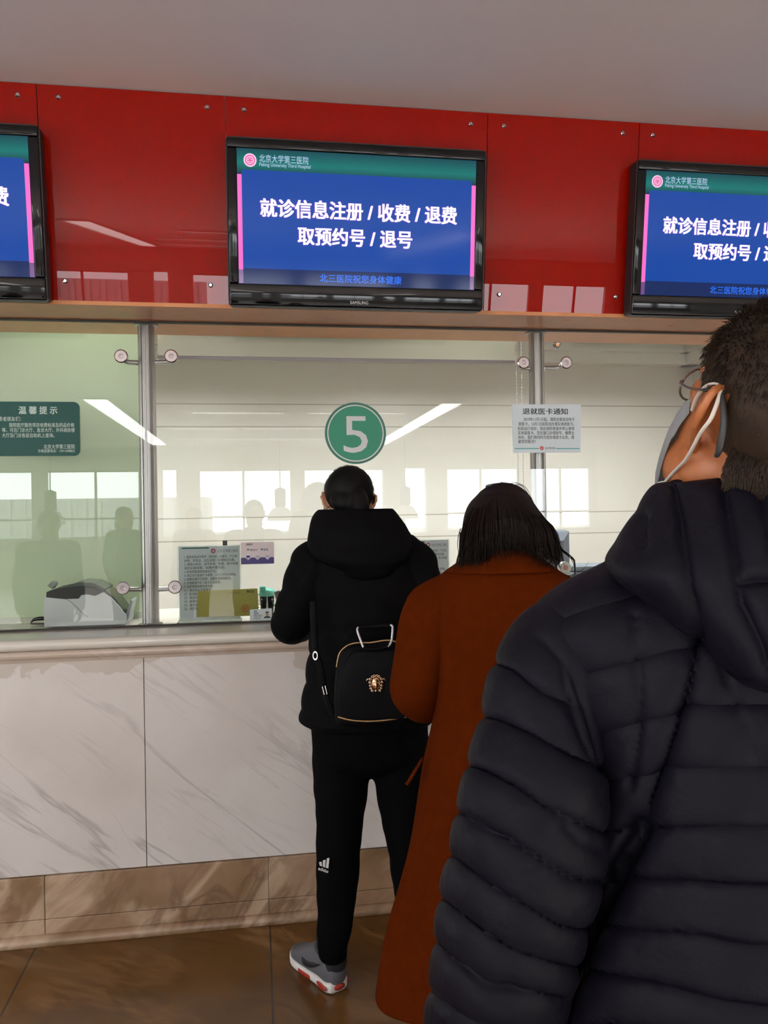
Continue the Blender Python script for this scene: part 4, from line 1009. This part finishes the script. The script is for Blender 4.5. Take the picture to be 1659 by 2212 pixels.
bm = bmesh.new(); text_into(bm, 'adidas', o-e2*(6.5*k)-F*.0008, e1, e2, -F, 9*k, 20*k, 'C', .0006, .02); part('logo_lettering', bm, m_logo, tr, 'white lettering')
# jacket
bm = loft(rows([(1118, 700, 850, .085), (1150, 684, 880, .105), (1185, 672, 900, .122, .0), (1240, 668, 912, .135), (1320, 672, 918, .145), (1400, 668, 924, .145), (1470, 660, 930, .145), (1530, 650, 934, .15), (1552, 650, 934, .145), (1562, 664, 926, .13)], D1), 48, 8, (.085, .010), (.3, .15))
jk = part('jacket', bm, m_jblack, t, smooth=True)
part('sleeve', tube([pp(705, 1200, D1), pp(682, 1225, D1), pp(654, 1290, D1+.0), pp(630, 1345, D1+.03), pp(634, 1352, D1+.12), pp(648, 1356, D1+.26)], [.075, .080, .070, .062, .056, .045], 28, 8, puff=(.075, .008)), m_jblack, jk, smooth=True)
part('sleeve', tube([pp(870, 1200, D1), pp(892, 1225, D1), pp(908, 1290, D1+.0), pp(918, 1350, D1+.04), pp(905, 1354, D1+.14), pp(885, 1356, D1+.27)], [.075, .078, .066, .060, .054, .044], 28, 8, puff=(.075, .008)), m_jblack, jk, smooth=True)
bm = loft(rows([(1128, 712, 826, .055, .01), (1106, 700, 838, .075, .0), (1100, 690, 846, .09, -.01), (1116, 676, 860, .105, -.02), (1145, 668, 880, .115, -.035), (1180, 664, 892, .105, -.055), (1210, 690, 880, .085, -.085), (1232, 740, 850, .055, -.105)], D1), 40, 6, (.16, .006), (.1, .6))
part('hood', bm, m_jblack, jk, smooth=True)
# hair: smooth cap with a low tail going into the hood
bm = bmesh.new(); X3 = tuple(V((H[0][i], H[1][i], H[2][i])) for i in range(3))
ball(bm, H @ V((0, -.017, .040)), (.0795, .095, .080), X3, 28)
ball(bm, H @ V((0, -.050, -.010)), (.060, .045, .055), X3, 20)
tube([pp(775, 1072, D1-.03), pp(778, 1096, D1-.04), pp(776, 1125, D1-.045)], [.026, .030, .024], 14, 4, bm)
ha = part('hair', remesh(bm, .006, 3), m_hairb, t, smooth=True)
bm = bmesh.new(); rnd = random.Random(3)
for i in range(260):
    a = rnd.uniform(0, 2*PI); q = H @ V((0, -.017, .040))+R*(.077*math.cos(a))+Z*(.083*math.sin(a)); n_ = (R*math.cos(a)+Z*math.sin(a))
    tn = (R*-math.sin(a)+Z*math.cos(a))*rnd.choice((-1, 1))
    strand(bm, [q-n_*.004, q+tn*.012+n_*rnd.uniform(-.001, .003), q+tn*.026+n_*rnd.uniform(-.004, .003)], .0007)
for x0, y0, x1, y1 in ((703, 1085, 699, 1122), (701, 1090, 703, 1126), (806, 1075, 810, 1100), (808, 1070, 807, 1106)):
    for j in range(8): strand(bm, [pp(x0+rnd.uniform(-3, 3), y0, D1+.04), pp((x0+x1)/2+rnd.uniform(-4, 4), (y0+y1)/2, D1+.04), pp(x1+rnd.uniform(-3, 3), y1+rnd.uniform(-6, 3), D1+.04)], .0008)
part('loose_strands', bm, m_hairb, ha)
for c in 'LR':
    bm = tube([J['an'+c]+Z*.06, J['an'+c]+Z*.0, J['an'+c]-Z*.05], [.047, .042, .038], 20, 4); ball(bm, J['an'+c]-(sd if c == 'L' else F)*.020-Z*.012, (.040, .040, .050))
    part('sock', remesh(bm, .006, 2), mat('black_sock', (.006, .006, .007), .9), t, smooth=True)
m_up = mat('grey_shoe_mesh', (.085, .088, .098), .7, bump=.2, bscale=400); m_so = mat('white_rubber', (.62, .60, .58), .5)
shoe(t, heel+sd*.012, sd, m_up, m_so, True, .27)
shoe(t, V((J['anR'].x, J['anR'].y, 0))-F*.06, F+R*.12, m_up, m_so, True, .27)
# backpack
Db = D1-.265
t = thing('backpack', 'small black backpack with a gold face emblem hanging low on the black jacket', 'backpack', pp(805, 1560, Db))
m_bag = mat('black_nylon', (.0022, .0022, .003), .6, spec=.07, bump=.1, bscale=120)
bm = loft(rows([(1562, 734, 882, .028, .05, 3.5), (1548, 724, 892, .046, .05, 3.5), (1490, 722, 894, .049, .05, 3.2), (1430, 728, 888, .046, .05, 3), (1400, 742, 876, .040, .05, 2.6), (1388, 762, 858, .030, .05, 2.4)], Db), 36, 6, None, (.4, .5))
body = part('bag_body', bm, m_bag, t, smooth=True)
bm = loft(rows([(1550, 735, 882, .018, -.002, 4), (1500, 730, 886, .024, -.004, 4), (1440, 738, 880, .022, -.004, 3.4), (1408, 760, 862, .016, -.002, 3)], Db), 32, 6, None, (.4, .6))
part('front_pocket', bm, m_bag, t, smooth=True)
m_zip = mat('brass_zip', (.42, .27, .12), .4, .8)
part('top_zip', tube([pp(727, 1440, Db-.004), pp(733, 1412, Db-.008), pp(748, 1396, Db-.008), pp(768, 1389, Db-.006), pp(800, 1388, Db-.006), pp(838, 1383, Db-.006), pp(860, 1390, Db-.006), pp(880, 1412, Db-.006)], .0022, 8, 5), m_zip, t, 'brass zip over the top')
part('bottom_zip', tube([pp(731, 1549, Db-.014), pp(760, 1556, Db-.020), pp(800, 1558, Db-.020), pp(840, 1555, Db-.018), pp(876, 1549, Db-.014)], .0024, 8, 5), m_zip, t, 'brass zip along the bottom')
m_ring = mat('pale_metal_handle', (.58, .57, .58), .35, .4)
for p_ in ([(776, 1354), (772, 1358), (773, 1366), (779, 1383), (784, 1396), (787, 1401)], [(841, 1350), (847, 1352), (848, 1360), (846, 1382), (842, 1392), (839, 1396)]):
    part('handle', tube([pp(x, y, Db-.004-.004*i) for i, (x, y) in enumerate(p_)], .0032, 10, 5), m_ring, t, 'pale metal handle bracket', smooth=True)
part('grip', tube([pp(776, 1355, Db-.003), pp(805, 1353, Db-.003), pp(841, 1351, Db-.003)], .006, 10, 4), m_bag, t, smooth=True)
part('grip_loop', tube([pp(787, 1401, Db-.024), pp(812, 1402, Db-.022), pp(839, 1396, Db-.022)], .005, 10, 4), m_bag, t, smooth=True)
part('strap', tube([pp(676, 1300, D1-.15), pp(680, 1400, D1-.165), pp(692, 1440, D1-.165), pp(703, 1500, D1-.16), pp(720, 1545, Db+.05)], .010, 10, 5, flat=.3, up=R), m_bag, t, smooth=True)
part('strap', tube([pp(890, 1300, D1-.15), pp(896, 1400, D1-.165), pp(890, 1500, D1-.16), pp(880, 1545, Db+.05)], .010, 10, 5, flat=.3, up=R), m_bag, t, smooth=True)
m_sil = mat('silver_buckle', (.7, .68, .7), .2, 1.0)
bm = ring2d(bmesh.new(), pp(681, 1416, D1-.178), R, Z, -F, 0, 0, .005, .0075, .003, 16)
for v in bm.verts: v.co += Z*((v.co-pp(681, 1416, D1-.178)).dot(Z)*.8)
part('strap_ring', bm, m_sil, t)
for a in ((697, 1484, 701, 1500), (703, 1482, 707, 1499)): part('strap_buckle', tube([pp(a[0], a[1], D1-.176), pp(a[2], a[3], D1-.176)], .0022, 8, 1), m_sil, t)
# gold relief face on the pocket
m_gold = mat('gold_metal', (.62, .42, .26), .22, 1.0)
o = pp(812, 1476, Db-.030); k = (Db-.03)/FPX
bm = bmesh.new()
ball(bm, o, (11*k, 8*k, 15*k), (R, F, Z), 18)
tube([o+Z*9*k-F*7*k, o+Z*1*k-F*9*k, o-Z*4*k-F*9*k], [1.4*k, 1.8*k, 2.4*k], 8, 3, bm)
for s in (-1, 1):
    ball(bm, o+R*(s*4.5*k)+Z*3*k-F*7*k, (2.4*k, 1.6*k, 1.3*k), (R, F, Z), 10)
    for a, b, rr in ((7, 15, 4), (12, 10, 4), (13, 3, 3.4), (12, -4, 3.2), (11, -10, 3.0), (8, -15, 3.4), (3, 17, 3.6)):
        tube([o+R*(s*a*k)+Z*(b*k)+(R*math.cos(q)*s+Z*math.sin(q))*(rr*.6*k)-F*(4*k) for q in (0, 1.4, 2.8, 4.2, 5.6)], 1.25*k, 7, 2, bm)
    tube([o+R*(s*14*k)+Z*9*k-F*3*k, o+R*(s*18*k)+Z*10*k-F*3*k, o+R*(s*20*k)+Z*6*k-F*3*k], [1.6*k, 1.8*k, 1.0*k], 8, 3, bm)
ball(bm, o-Z*8*k-F*7*k, (3*k, 1.6*k, 1.2*k), (R, F, Z), 10); ball(bm, o-Z*16*k-F*2*k, (4*k, 3*k, 3*k), (R, F, Z), 10)
part('face_emblem', bm, m_gold, t, 'gold face shaped emblem', smooth=True)

# ------------------------------------------------------------------ person in the rust coat
D2 = 1.80
foot = pp(1085, 1200, D2)
t = thing('person', 'person with long dark hair in a long rust brown coat, second in the queue', 'person', (foot.x, foot.y, 0))
H = hmat(pp(1086, 1166, D2+.05), F*.82-R*.05-Z*.57, Z*.8+F*.5)
J = dict(pelvis=pp(1105, 1700, D2), chest=pp(1090, 1400, D2), neck=pp(1085, 1225, D2),
         shL=pp(972, 1318, D2), elL=pp(900, 1500, D2+.02), wrL=pp(985, 1440, D2+.24), hdL=F*.4+Z*.5+R*.5, pnL=-F*.4+Z*.2, thL=1,
         shR=pp(1200, 1318, D2), elR=pp(1270, 1500, D2+.02), wrR=pp(1185, 1440, D2+.24), hdR=F*.4+Z*.4-R*.5, pnR=-F*.4+Z*.2, thR=-1,
         hipL=pp(1040, 1720, D2), hipR=pp(1170, 1720, D2), curl=.6)
fo = V((J['pelvis'].x, J['pelvis'].y, 0))
for c, s in (('L', -1), ('R', 1)):
    J['kn'+c] = fo+R*(s*.09-.02)+F*.02+Z*.47; J['an'+c] = fo+R*(s*.10-.06)-F*.02+Z*.10; J['toe'+c] = J['an'+c]+F*.16+R*.03*s-Z*.06
make_body(J, R, F, H, t, m_skin, .007, .92); eyes(H, t, .92)
legs(J, R, F, t, m_trous)
m_boot = mat('black_leather', (.008, .008, .008), .4)
for c in 'LR': shoe(t, J['an'+c]-F*.06, F+R*(.1 if c == 'R' else -.1), m_boot, mat('shoe_rubber', (.03, .03, .03), .6), False, .245)
bm = loft(rows([(1192, 1030, 1135, .060, .0), (1215, 1000, 1165, .078, .0), (1240, 955, 1212, .098, .0), (1275, 928, 1245, .118), (1330, 926, 1256, .135), (1430, 935, 1262, .145), (1540, 938, 1268, .15), (1640, 918, 1278, .150), (1760, 893, 1292, .152), (1900, 864, 1312, .155), (2040, 838, 1336, .158), (2130, 822, 1350, .160), (2148, 820, 1352, .160)], D2), 64, 8, None, (.3, .03))
for v in bm.verts:
    x, y, _ = proj(v.co); g = min(1, max(0, (y-1500)/500))
    v.co += (v.co-V((foot.x, foot.y, v.co.z))).normalized()*(.010*g*math.sin(x*.055)+.004*noise.noise(v.co*6))
seams(bm, [[(1062, 1225), (1066, 1500), (1070, 2160)]], .0025, .005)
ct = part('coat', bm, m_coat, t, smooth=True)
bm = tube([pp(985, 1290, D2), pp(945, 1318, D2), pp(920, 1400, D2), pp(904, 1486, D2+.01), pp(912, 1500, D2+.05), pp(942, 1488, D2+.15), pp(966, 1470, D2+.23)], [.062, .072, .066, .062, .064, .058, .052], 32, 8)
for v in bm.verts: v.co += v.normal*(.006*noise.noise(v.co*10))
bm.normal_update(); seams(bm, [[(935, 1280), (905, 1380), (880, 1480), (880, 1560)]], .0025, .004)
part('sleeve', bm, m_coat, ct, smooth=True)
part('sleeve', tube([pp(1190, 1290, D2), pp(1230, 1318, D2), pp(1252, 1400, D2), pp(1268, 1490, D2+.01), pp(1258, 1500, D2+.06), pp(1226, 1484, D2+.16), pp(1202, 1466, D2+.23)], [.062, .072, .066, .060, .060, .054, .050], 32, 8), m_coat, ct, smooth=True)
bm = loft(rows([(1232, 960, 1205, .100, -.004), (1205, 1000, 1170, .083, -.012), (1182, 1024, 1148, .072, -.012), (1176, 1030, 1140, .062, -.002), (1192, 1034, 1136, .052, .004)], D2), 40, 6, None, (.05, .1))
part('collar', bm, m_coat, ct, smooth=True)
part('belt_end', tube([pp(912, 1640, D2-.06), pp(900, 1660, D2-.05), pp(888, 1680, D2-.04), pp(880, 1692, D2-.04), pp(878, 1690, D2-.035)], [.008, .009, .009, .008, .004], 10, 4, flat=.4, up=F), m_coat, ct, smooth=True)
# hair: heavy fall to the shoulders plus strands
bm = bmesh.new()
loft(rows([(1058, 1066, 1104, .03, .03), (1066, 1036, 1130, .07, .03), (1086, 1014, 1150, .095, .03), (1112, 1003, 1168, .105, .02), (1142, 998, 1184, .100, .0), (1165, 998, 1194, .085, -.012), (1182, 1006, 1200, .06, -.018)], D2), 36, 6, None, (.7, .2), bm)
X3 = tuple(V((H[0][i], H[1][i], H[2][i])) for i in range(3)); ball(bm, H @ V((0, -.018, .046)), (.080, .096, .080), X3, 28)
ha = part('hair', remesh(bm, .007, 3), m_hairbr, t, smooth=True)
bm = bmesh.new(); rnd = random.Random(11)
for i in range(1500):
    u = rnd.uniform(-1, 1); v = rnd.uniform(0, 1)
    x0 = 1082+u*58; x1 = 1100+u*104+rnd.uniform(-9, 9); yt = 1062+abs(u)*36
    ks = (1226, 1222, 1196, 1184, 1190, 1206, 1226); w_ = (u+1)*3; i0 = min(5, int(w_))
    yb = ks[i0]+(ks[i0+1]-ks[i0])*(w_-i0)+rnd.uniform(-16, 14)+(rnd.random() < .12)*rnd.uniform(5, 30)
    dd = -.105+.06*abs(u)**2; dk = rnd.uniform(-.008, .004)
    p = [pp(x0+(x1-x0)*.15, yt, D2-.0+dd*.35), pp(x0+(x1-x0)*.75, (yt*2+yb)/3, D2+.01+dd+dk), pp(x1, (yt+2*yb)/3, D2+dd-.004+dk), pp(x1+rnd.uniform(-16, 16), yb, D2+dd*.95+dk)]
    strand(bm, sample(p, 2), rnd.uniform(.0008, .0022))
for i in range(150):
    x0 = 1003+rnd.uniform(-9, 22); strand(bm, sample([pp(x0, 1150, D2-.02), pp(x0+rnd.uniform(-3, 3), 1185, D2-.01), pp(x0+rnd.uniform(-4, 10), 1228+rnd.uniform(-15, 10), D2)], 3), .0016)
for i in range(150):
    x0 = 1192+rnd.uniform(-16, 16); strand(bm, sample([pp(x0-66, 1076, D2-.01), pp(x0-10, 1150, D2-.02), pp(x0+rnd.uniform(-6, 16), 1208+rnd.uniform(-15, 14), D2-.02)], 3), .0018)
for k_, w_ in (([(1196, 1172), (1216, 1190), (1236, 1204), (1243, 1222), (1240, 1242), (1226, 1251), (1208, 1238)], 3), ([(1192, 1180), (1196, 1210), (1206, 1232), (1226, 1244), (1244, 1240), (1262, 1229), (1272, 1210)], 3), ([(1196, 1176), (1222, 1196), (1240, 1216), (1238, 1236), (1222, 1244)], 2), ([(1186, 1150), (1205, 1178), (1230, 1198), (1241, 1212), (1236, 1230)], 2),
               ([(1100, 1050), (1124, 1046), (1140, 1064), (1150, 1090)], 1), ([(1095, 1048), (1118, 1042), (1138, 1056), (1156, 1092)], 1), ([(1050, 1052), (1058, 1046), (1072, 1044)], 2), ([(1074, 1050), (1082, 1043), (1090, 1042)], 2), ([(996, 1140), (990, 1160), (991, 1186), (996, 1204)], 1)):
    for j in range(w_):
        strand(bm, sample([pp(x+rnd.uniform(-2, 2), y+rnd.uniform(-2, 2), D2-.01) for x, y in k_], 5), .0013)
part('loose_strands', bm, m_hairbr, ha)
bm = bmesh.new(); q = pp(1012, 1226, D2-.02)
prism(rrect(-.006, -.011, .006, .011, .004), q, R, Z, -F, .003, bm); part('earring', bm, mat('glowing_blue_crystal', (.01, .015, .45), .1, coat=.6, emit=(.02, .03, .9), es=.35), t, 'small blue drop at the ear')  # faint blue emission stands in for a glint

# ------------------------------------------------------------------ man in front
D3, DH = .90, .82
foot = pp(1650, 1300, D3)
t = thing('person', 'person in a dark navy quilted hooded jacket and white face mask looking up, nearest', 'person', (foot.x, foot.y, 0))
th = math.radians(12); yaw = (F*math.cos(th)-R*math.sin(th))
HP = math.radians(30); fw = yaw*math.cos(HP)+Z*math.sin(HP); upv = Z*math.cos(HP)-yaw*math.sin(HP)
roll = math.radians(5); rt = fw.cross(upv); upv = upv*math.cos(roll)+rt*math.sin(roll)
H = hmat(pp(1650, 912, DH+.02), fw, upv)
J = dict(pelvis=pp(1650, 2150, D3+.05), chest=pp(1650, 1500, D3+.05), neck=pp(1650, 1120, D3+.0),
         shL=pp(1290, 1440, D3+.04), elL=pp(1130, 1880, D3-.01), wrL=pp(1150, 2330, D3+.08), hdL=-Z+F*.15, pnL=R, thL=1,
         shR=pp(2010, 1440, D3+.04), elR=pp(2180, 1900, D3-.02), wrR=pp(2150, 2330, D3+.08), hdR=-Z+F*.15, pnR=-R, thR=-1)
fo = V((J['pelvis'].x, J['pelvis'].y, 0))
for c, s in (('L', -1), ('R', 1)):
    J['hip'+c] = J['pelvis']+R*(s*.09)-Z*.03; J['kn'+c] = fo+R*(s*.11)+F*.02+Z*.50; J['an'+c] = fo+R*(s*.12)-F*.02+Z*.10; J['toe'+c] = J['an'+c]+F*.17+R*.03*s-Z*.06
make_body(J, R, F, H, t, m_skin2, .0042, 1.0); eyes(H, t)
legs(J, R, F, t, m_trous)
for c in 'LR': shoe(t, J['an'+c]-F*.06, F+R*(.15 if c == 'R' else -.15), mat('dark_shoe', (.015, .013, .012), .5), mat('shoe_rubber', (.03, .03, .03), .6))
# jacket body, quilted along its stitch lines
bm = loft(rows([(1200, 1440, 1860, .085), (1250, 1330, 1970, .098), (1295, 1232, 2065, .112), (1345, 1178, 2120, .120), (1400, 1186, 2110, .128), (1490, 1222, 2075, .140), (1570, 1258, 2045, .147), (1650, 1284, 2025, .150), (1850, 1276, 2030, .155), (2050, 1246, 2056, .16), (2300, 1215, 2085, .165), (2450, 1220, 2080, .165), (2500, 1230, 2070, .155)], D3+.04), 280, 22, None, (.3, .1))
Q = [[(1150, 1372), (1240, 1350), (1380, 1306), (1480, 1285), (1560, 1276), (1900, 1276)], [(1180, 1480), (1270, 1448), (1370, 1425), (1500, 1392), (1600, 1380), (1950, 1380)], [(1200, 1590), (1280, 1578), (1400, 1548), (1500, 1520), (1659, 1522), (1980, 1524)],
     [(1250, 1700), (1320, 1680), (1420, 1655), (1540, 1646), (1659, 1648), (2000, 1650)], [(1250, 1790), (1380, 1786), (1500, 1772), (1659, 1768), (2000, 1768)], [(1250, 1880), (1370, 1890), (1500, 1888), (1659, 1892), (2000, 1892)],
     [(1250, 2000), (1360, 1996), (1520, 2002), (1620, 2022), (2000, 2030)], [(1230, 2100), (1300, 2092), (1420, 2106), (1560, 2140), (1659, 2150), (2000, 2150)], [(1200, 2230), (1340, 2200), (1500, 2206), (1659, 2250), (2000, 2250)], [(1200, 2340), (2000, 2360)], [(1200, 2450), (2000, 2460)]]
seams(bm, Q, .009, .0060, 0, .004)
FOLD = [[(1512, 1376), (1492, 1470), (1462, 1580), (1420, 1700), (1385, 1790), (1330, 1890), (1295, 1960), (1250, 2060), (1215, 2140), (1185, 2260)]]
FOLD2 = [[(1372, 1330), (1378, 1430), (1380, 1520), (1376, 1600), (1360, 1700)], [(1540, 1380), (1600, 1550), (1640, 1640)]]
seams(bm, FOLD, .016, .009, -.008); seams(bm, [FOLD[0][4:]], .022, .012, -.018); seams(bm, FOLD2, .006, .004, -.004)
jk = part('jacket', bm, m_jnavy, t, smooth=True)
SQ = [[(1085, 1440), (1120, 1455), (1170, 1500), (1220, 1520)], [(1040, 1548), (1090, 1560), (1150, 1590), (1230, 1640), (1290, 1660)], [(1000, 1650), (1060, 1668), (1120, 1700), (1180, 1742), (1240, 1770), (1300, 1800)], [(980, 1750), (1020, 1764), (1100, 1806), (1180, 1860), (1220, 1885), (1290, 1900)],
      [(960, 1842), (1000, 1856), (1060, 1902), (1130, 1944), (1200, 1986), (1260, 2000)], [(945, 1930), (980, 1950), (1040, 1998), (1110, 2045), (1150, 2058), (1230, 2080)], [(930, 2020), (965, 2042), (1020, 2088), (1080, 2125), (1150, 2130), (1200, 2140)], [(915, 2130), (960, 2150), (1030, 2190), (1120, 2220)], [(900, 2240), (1000, 2280), (1100, 2310)], [(900, 2340), (1100, 2400)]]
bm = tube([pp(1300, 1400, D3+.04), pp(1225, 1420, D3+.035), pp(1182, 1490, D3+.02), pp(1168, 1580, D3+.005), pp(1158, 1700, D3-.02), pp(1135, 1850, D3-.02), pp(1108, 1980, D3-.01), pp(1082, 2100, D3+.01), pp(1065, 2220, D3+.04), pp(1085, 2340, D3+.08)], [.048, .058, .056, .058, .067, .071, .070, .068, .066, .058], 190, 24)
seams(bm, SQ, .0095, .0062, 0, .004)
seams(bm, [[(1175, 1385), (1230, 1450), (1262, 1540), (1290, 1640), (1300, 1720)], [(1215, 1430), (1222, 1500), (1255, 1600), (1300, 1680)], [(1215, 1780), (1250, 1815), (1290, 1835)], [(1010, 2085), (1050, 2125), (1110, 2125)]], .005, .005)
part('sleeve', bm, m_jnavy, jk, smooth=True)
bm = tube([pp(1970, 1345, D3+.03), pp(2065, 1390, D3+.02), pp(2120, 1500, D3-.0), pp(2145, 1650, D3-.02), pp(2165, 1800, D3-.03), pp(2195, 1950, D3-.02), pp(2220, 2080, D3), pp(2232, 2220, D3+.04), pp(2215, 2340, D3+.08)], [.072, .078, .076, .076, .078, .078, .076, .072, .060], 40, 16, puff=(.09, .010))
part('sleeve', bm, m_jnavy, jk, smooth=True)
# hood lying on the back
bm = loft(rows([(1130, 1520, 1790, .050, .0), (1050, 1478, 1830, .068, -.005), (1030, 1452, 1850, .080, -.01), (1052, 1428, 1872, .095, -.016), (1100, 1398, 1900, .108, -.024), (1170, 1352, 1945, .118, -.034), (1225, 1328, 1975, .122, -.044), (1290, 1412, 1900, .108, -.070), (1370, 1512, 1800, .082, -.098), (1440, 1592, 1715, .05, -.118)], D3), 260, 18, None, (.1, .5))
HS = [[(1385, 1040), (1462, 1036), (1560, 1022), (1640, 1040), (1700, 1055)], [(1455, 1050), (1470, 1120), (1482, 1200), (1490, 1270), (1510, 1340), (1520, 1380)], [(1560, 1040), (1572, 1110), (1585, 1200), (1600, 1300), (1650, 1400), (1659, 1430)], [(1640, 1060), (1655, 1130), (1680, 1220)], [(1398, 1120), (1392, 1150), (1396, 1180)], [(1600, 1262), (1630, 1254), (1700, 1254)]]
seams(bm, HS, .012, .0055, -.004, .004)
part('hood', bm, m_jnavy, jk, smooth=True)
# short hair
bm = bmesh.new(); X3 = tuple(V((H[0][i], H[1][i], H[2][i])) for i in range(3)); rnd = random.Random(5)
sc_c, sc_r = V((0, -.013, .036)), V((.0765, .0975, .0875))
def hairy(p):
    x, y, z = p
    if y > .060: return z > .078
    if y > .022: return z > .036+(y-.022)*.6
    if y > .010: return z > .028
    if y > -.030: return z > .038
    return z > -.022-(-.030-y)*1.3
cap = bmesh.new()
ball(cap, (0, 0, 0), 1.0, None, 64)
for v in cap.verts: v.co = V((v.co.x*sc_r.x*1.003, v.co.y*sc_r.y*1.003, v.co.z*sc_r.z*1.003))+sc_c
bmesh.ops.delete(cap, geom=[f_ for f_ in cap.faces if not hairy(f_.calc_center_median())], context='FACES')
bmesh.ops.solidify(cap, geom=cap.faces[:], thickness=-.003)
# lower back of the head below the cap
for v in cap.verts: v.co = H @ v.co
ha = part('hair', cap, m_hairm, t, smooth=True)
n_ = 0
while n_ < 16000:
    z = rnd.uniform(-1, 1); a = rnd.uniform(0, 2*PI); q = math.sqrt(1-z*z); nn = V((q*math.cos(a), q*math.sin(a), z))
    p = V((nn.x*sc_r.x, nn.y*sc_r.y, nn.z*sc_r.z))+sc_c
    if n_ % 2 == 0:
        p = V((nn.x*.0610, nn.y*.064, nn.z*.066))+V((0, -.030, -.028))
        if p.z > .010 or p.y > -.042-.3*max(0, -.04-p.z) or p.z < -.074+rnd.uniform(-.010, .006): continue
    elif not hairy(p): continue
    n_ += 1
    top = max(0, min(1, (p.z-.03)/.07))
    fl = V((rnd.uniform(-.3, .3), -.25-.2*top, -.9+.9*top)); fl = fl-nn*fl.dot(nn)
    fl = fl.normalized() if fl.length > 1e-4 else V((0, 0, 0))
    ln = rnd.uniform(.008, .014)+.018*top*rnd.random()
    lift = rnd.uniform(.22, .65)+.45*top
    d1 = (nn*lift+fl+V((rnd.uniform(-.15, .15),)*3)).normalized()
    strand(bm, [H @ (p-nn*.001), H @ (p+d1*ln*.55), H @ (p+(d1+fl*.5).normalized()*ln)], rnd.uniform(.0005, .0009))
part('hair_strands', bm, m_hairm, ha)
# face mask with ear loops
m_mask = mat('white_mask_fabric', (.52, .54, .55), .8, bump=.1, bscale=300); m_loop = mat('white_elastic', (.62, .56, .50), .7)
bm = bmesh.new(); rw = []
prof_ = [(-.008, .104, .057), (-.020, .109, .062), (-.036, .112, .065), (-.054, .110, .067), (-.072, .107, .067), (-.090, .104, .066), (-.108, .100, .063), (-.124, .094, .058)]
for i, (z, yf, xw) in enumerate(prof_):
    row = []
    for j in range(21):
        a = -1+2*j/20
        row.append(bm.verts.new(H @ V((xw*a, .046+(yf-.046)*(1-abs(a)**(2.0+i*.22))+.003*math.sin(i*PI), z+.004*(1-a*a)-.012*abs(a)**3*(1 if i < 3 else -1)*.6))))
    rw.append(row)
for i in range(len(rw)-1):
    for j in range(20): bm.faces.new((rw[i][j], rw[i][j+1], rw[i+1][j+1], rw[i+1][j]))
bmesh.ops.solidify(bm, geom=bm.faces[:], thickness=.0035)
mk = part('face_mask', bm, m_mask, t, 'white surgical mask over nose and chin', smooth=True)
for s in (-1, 1):
    part('ear_loop', tube([H @ V((s*.062, .043, -.112)), H @ V((s*.067, .022, -.078)), H @ V((s*.078, -.006, -.046)), H @ V((s*.092, -.030, -.008)), H @ V((s*.091, -.036, .014)), H @ V((s*.082, -.020, .038)), H @ V((s*.078, .004, .032)), H @ V((s*.072, .022, .014)), H @ V((s*.057, .043, -.010))], .0024, 8, 6, flat=.6), m_loop, mk, smooth=True)
# spectacles
m_rim = mat('bronze_wire', (.18, .12, .10), .3, .8)
gl_ = bmesh.new()
for s in (-1, 1):
    tube([H @ V((s*.031+.022*math.cos(q), .090-.006*abs(math.cos(q)), .004+.019*math.sin(q))) for q in [k*2*PI/12 for k in range(13)]], .0013, 6, 2, gl_)
tube([H @ V((-.009, .090, .006)), H @ V((0, .100, .010)), H @ V((.009, .090, .006))], .0013, 6, 3, gl_)
gs = part('spectacles', gl_, m_rim, t, 'thin bronze wire spectacles', smooth=True)
for s in (-1, 1):
    part('temple', tube([H @ V((s*.053, .084, .008)), H @ V((s*.066, .066, .011)), H @ V((s*.077, .034, .017)), H @ V((s*.081, .004, .026))], [.0022, .0018, .0014, .0014], 8, 4), m_rim, gs, smooth=True)
    part('temple_tip', tube([H @ V((s*.081, .004, .026)), H @ V((s*.082, -.022, .034)), H @ V((s*.083, -.044, .014)), H @ V((s*.080, -.050, -.012)), H @ V((s*.078, -.048, -.022))], [.0018, .0026, .0034, .0036, .0028], 10, 4), m_blackmatte, gs, 'black curved tip behind the ear', smooth=True)

# ------------------------------------------------------------------ bystanders mirrored in the glass
tp, Hp, Jp = plain_person(-.03, -.46, 1.60, (math.sin(YAW), math.cos(YAW)), 'person holding up a phone, mirrored in the glass left of the black jacket', m_jnavy, m_hairb, arms='phone')
q = (Jp['wrL']+Jp['wrR'])/2+V((0, .03, .10))
ph = thing('phone', 'dark phone held up by the person mirrored in the glass', 'phone', q)
part('case', prism(rrect(-.038, -.078, .038, .078, .008), q, X1, Z, Y1, .009), m_black, ph)
part('lens', lathe([(0, 0), (.006, 0), (.006, .003), (0, .003)], q+V((.022, .009, .055)), Y1, 14), m_chrome, ph)
plain_person(-1.66, -.35, 1.53, (.5, 1), 'bare headed person in dark clothes mirrored in the left pane above the banknote counter', m_jblack, m_hairb)
plain_person(-1.42, -2.5, 1.58, (1, .6), 'person facing across the hall, mirrored above the left notice stand, left of two', m_jblack, m_hairb, True)
plain_person(-.70, -2.7, 1.56, (-.4, 1), 'person mirrored above the left notice stand, right of two', m_coat if False else m_jnavy, m_hairb)
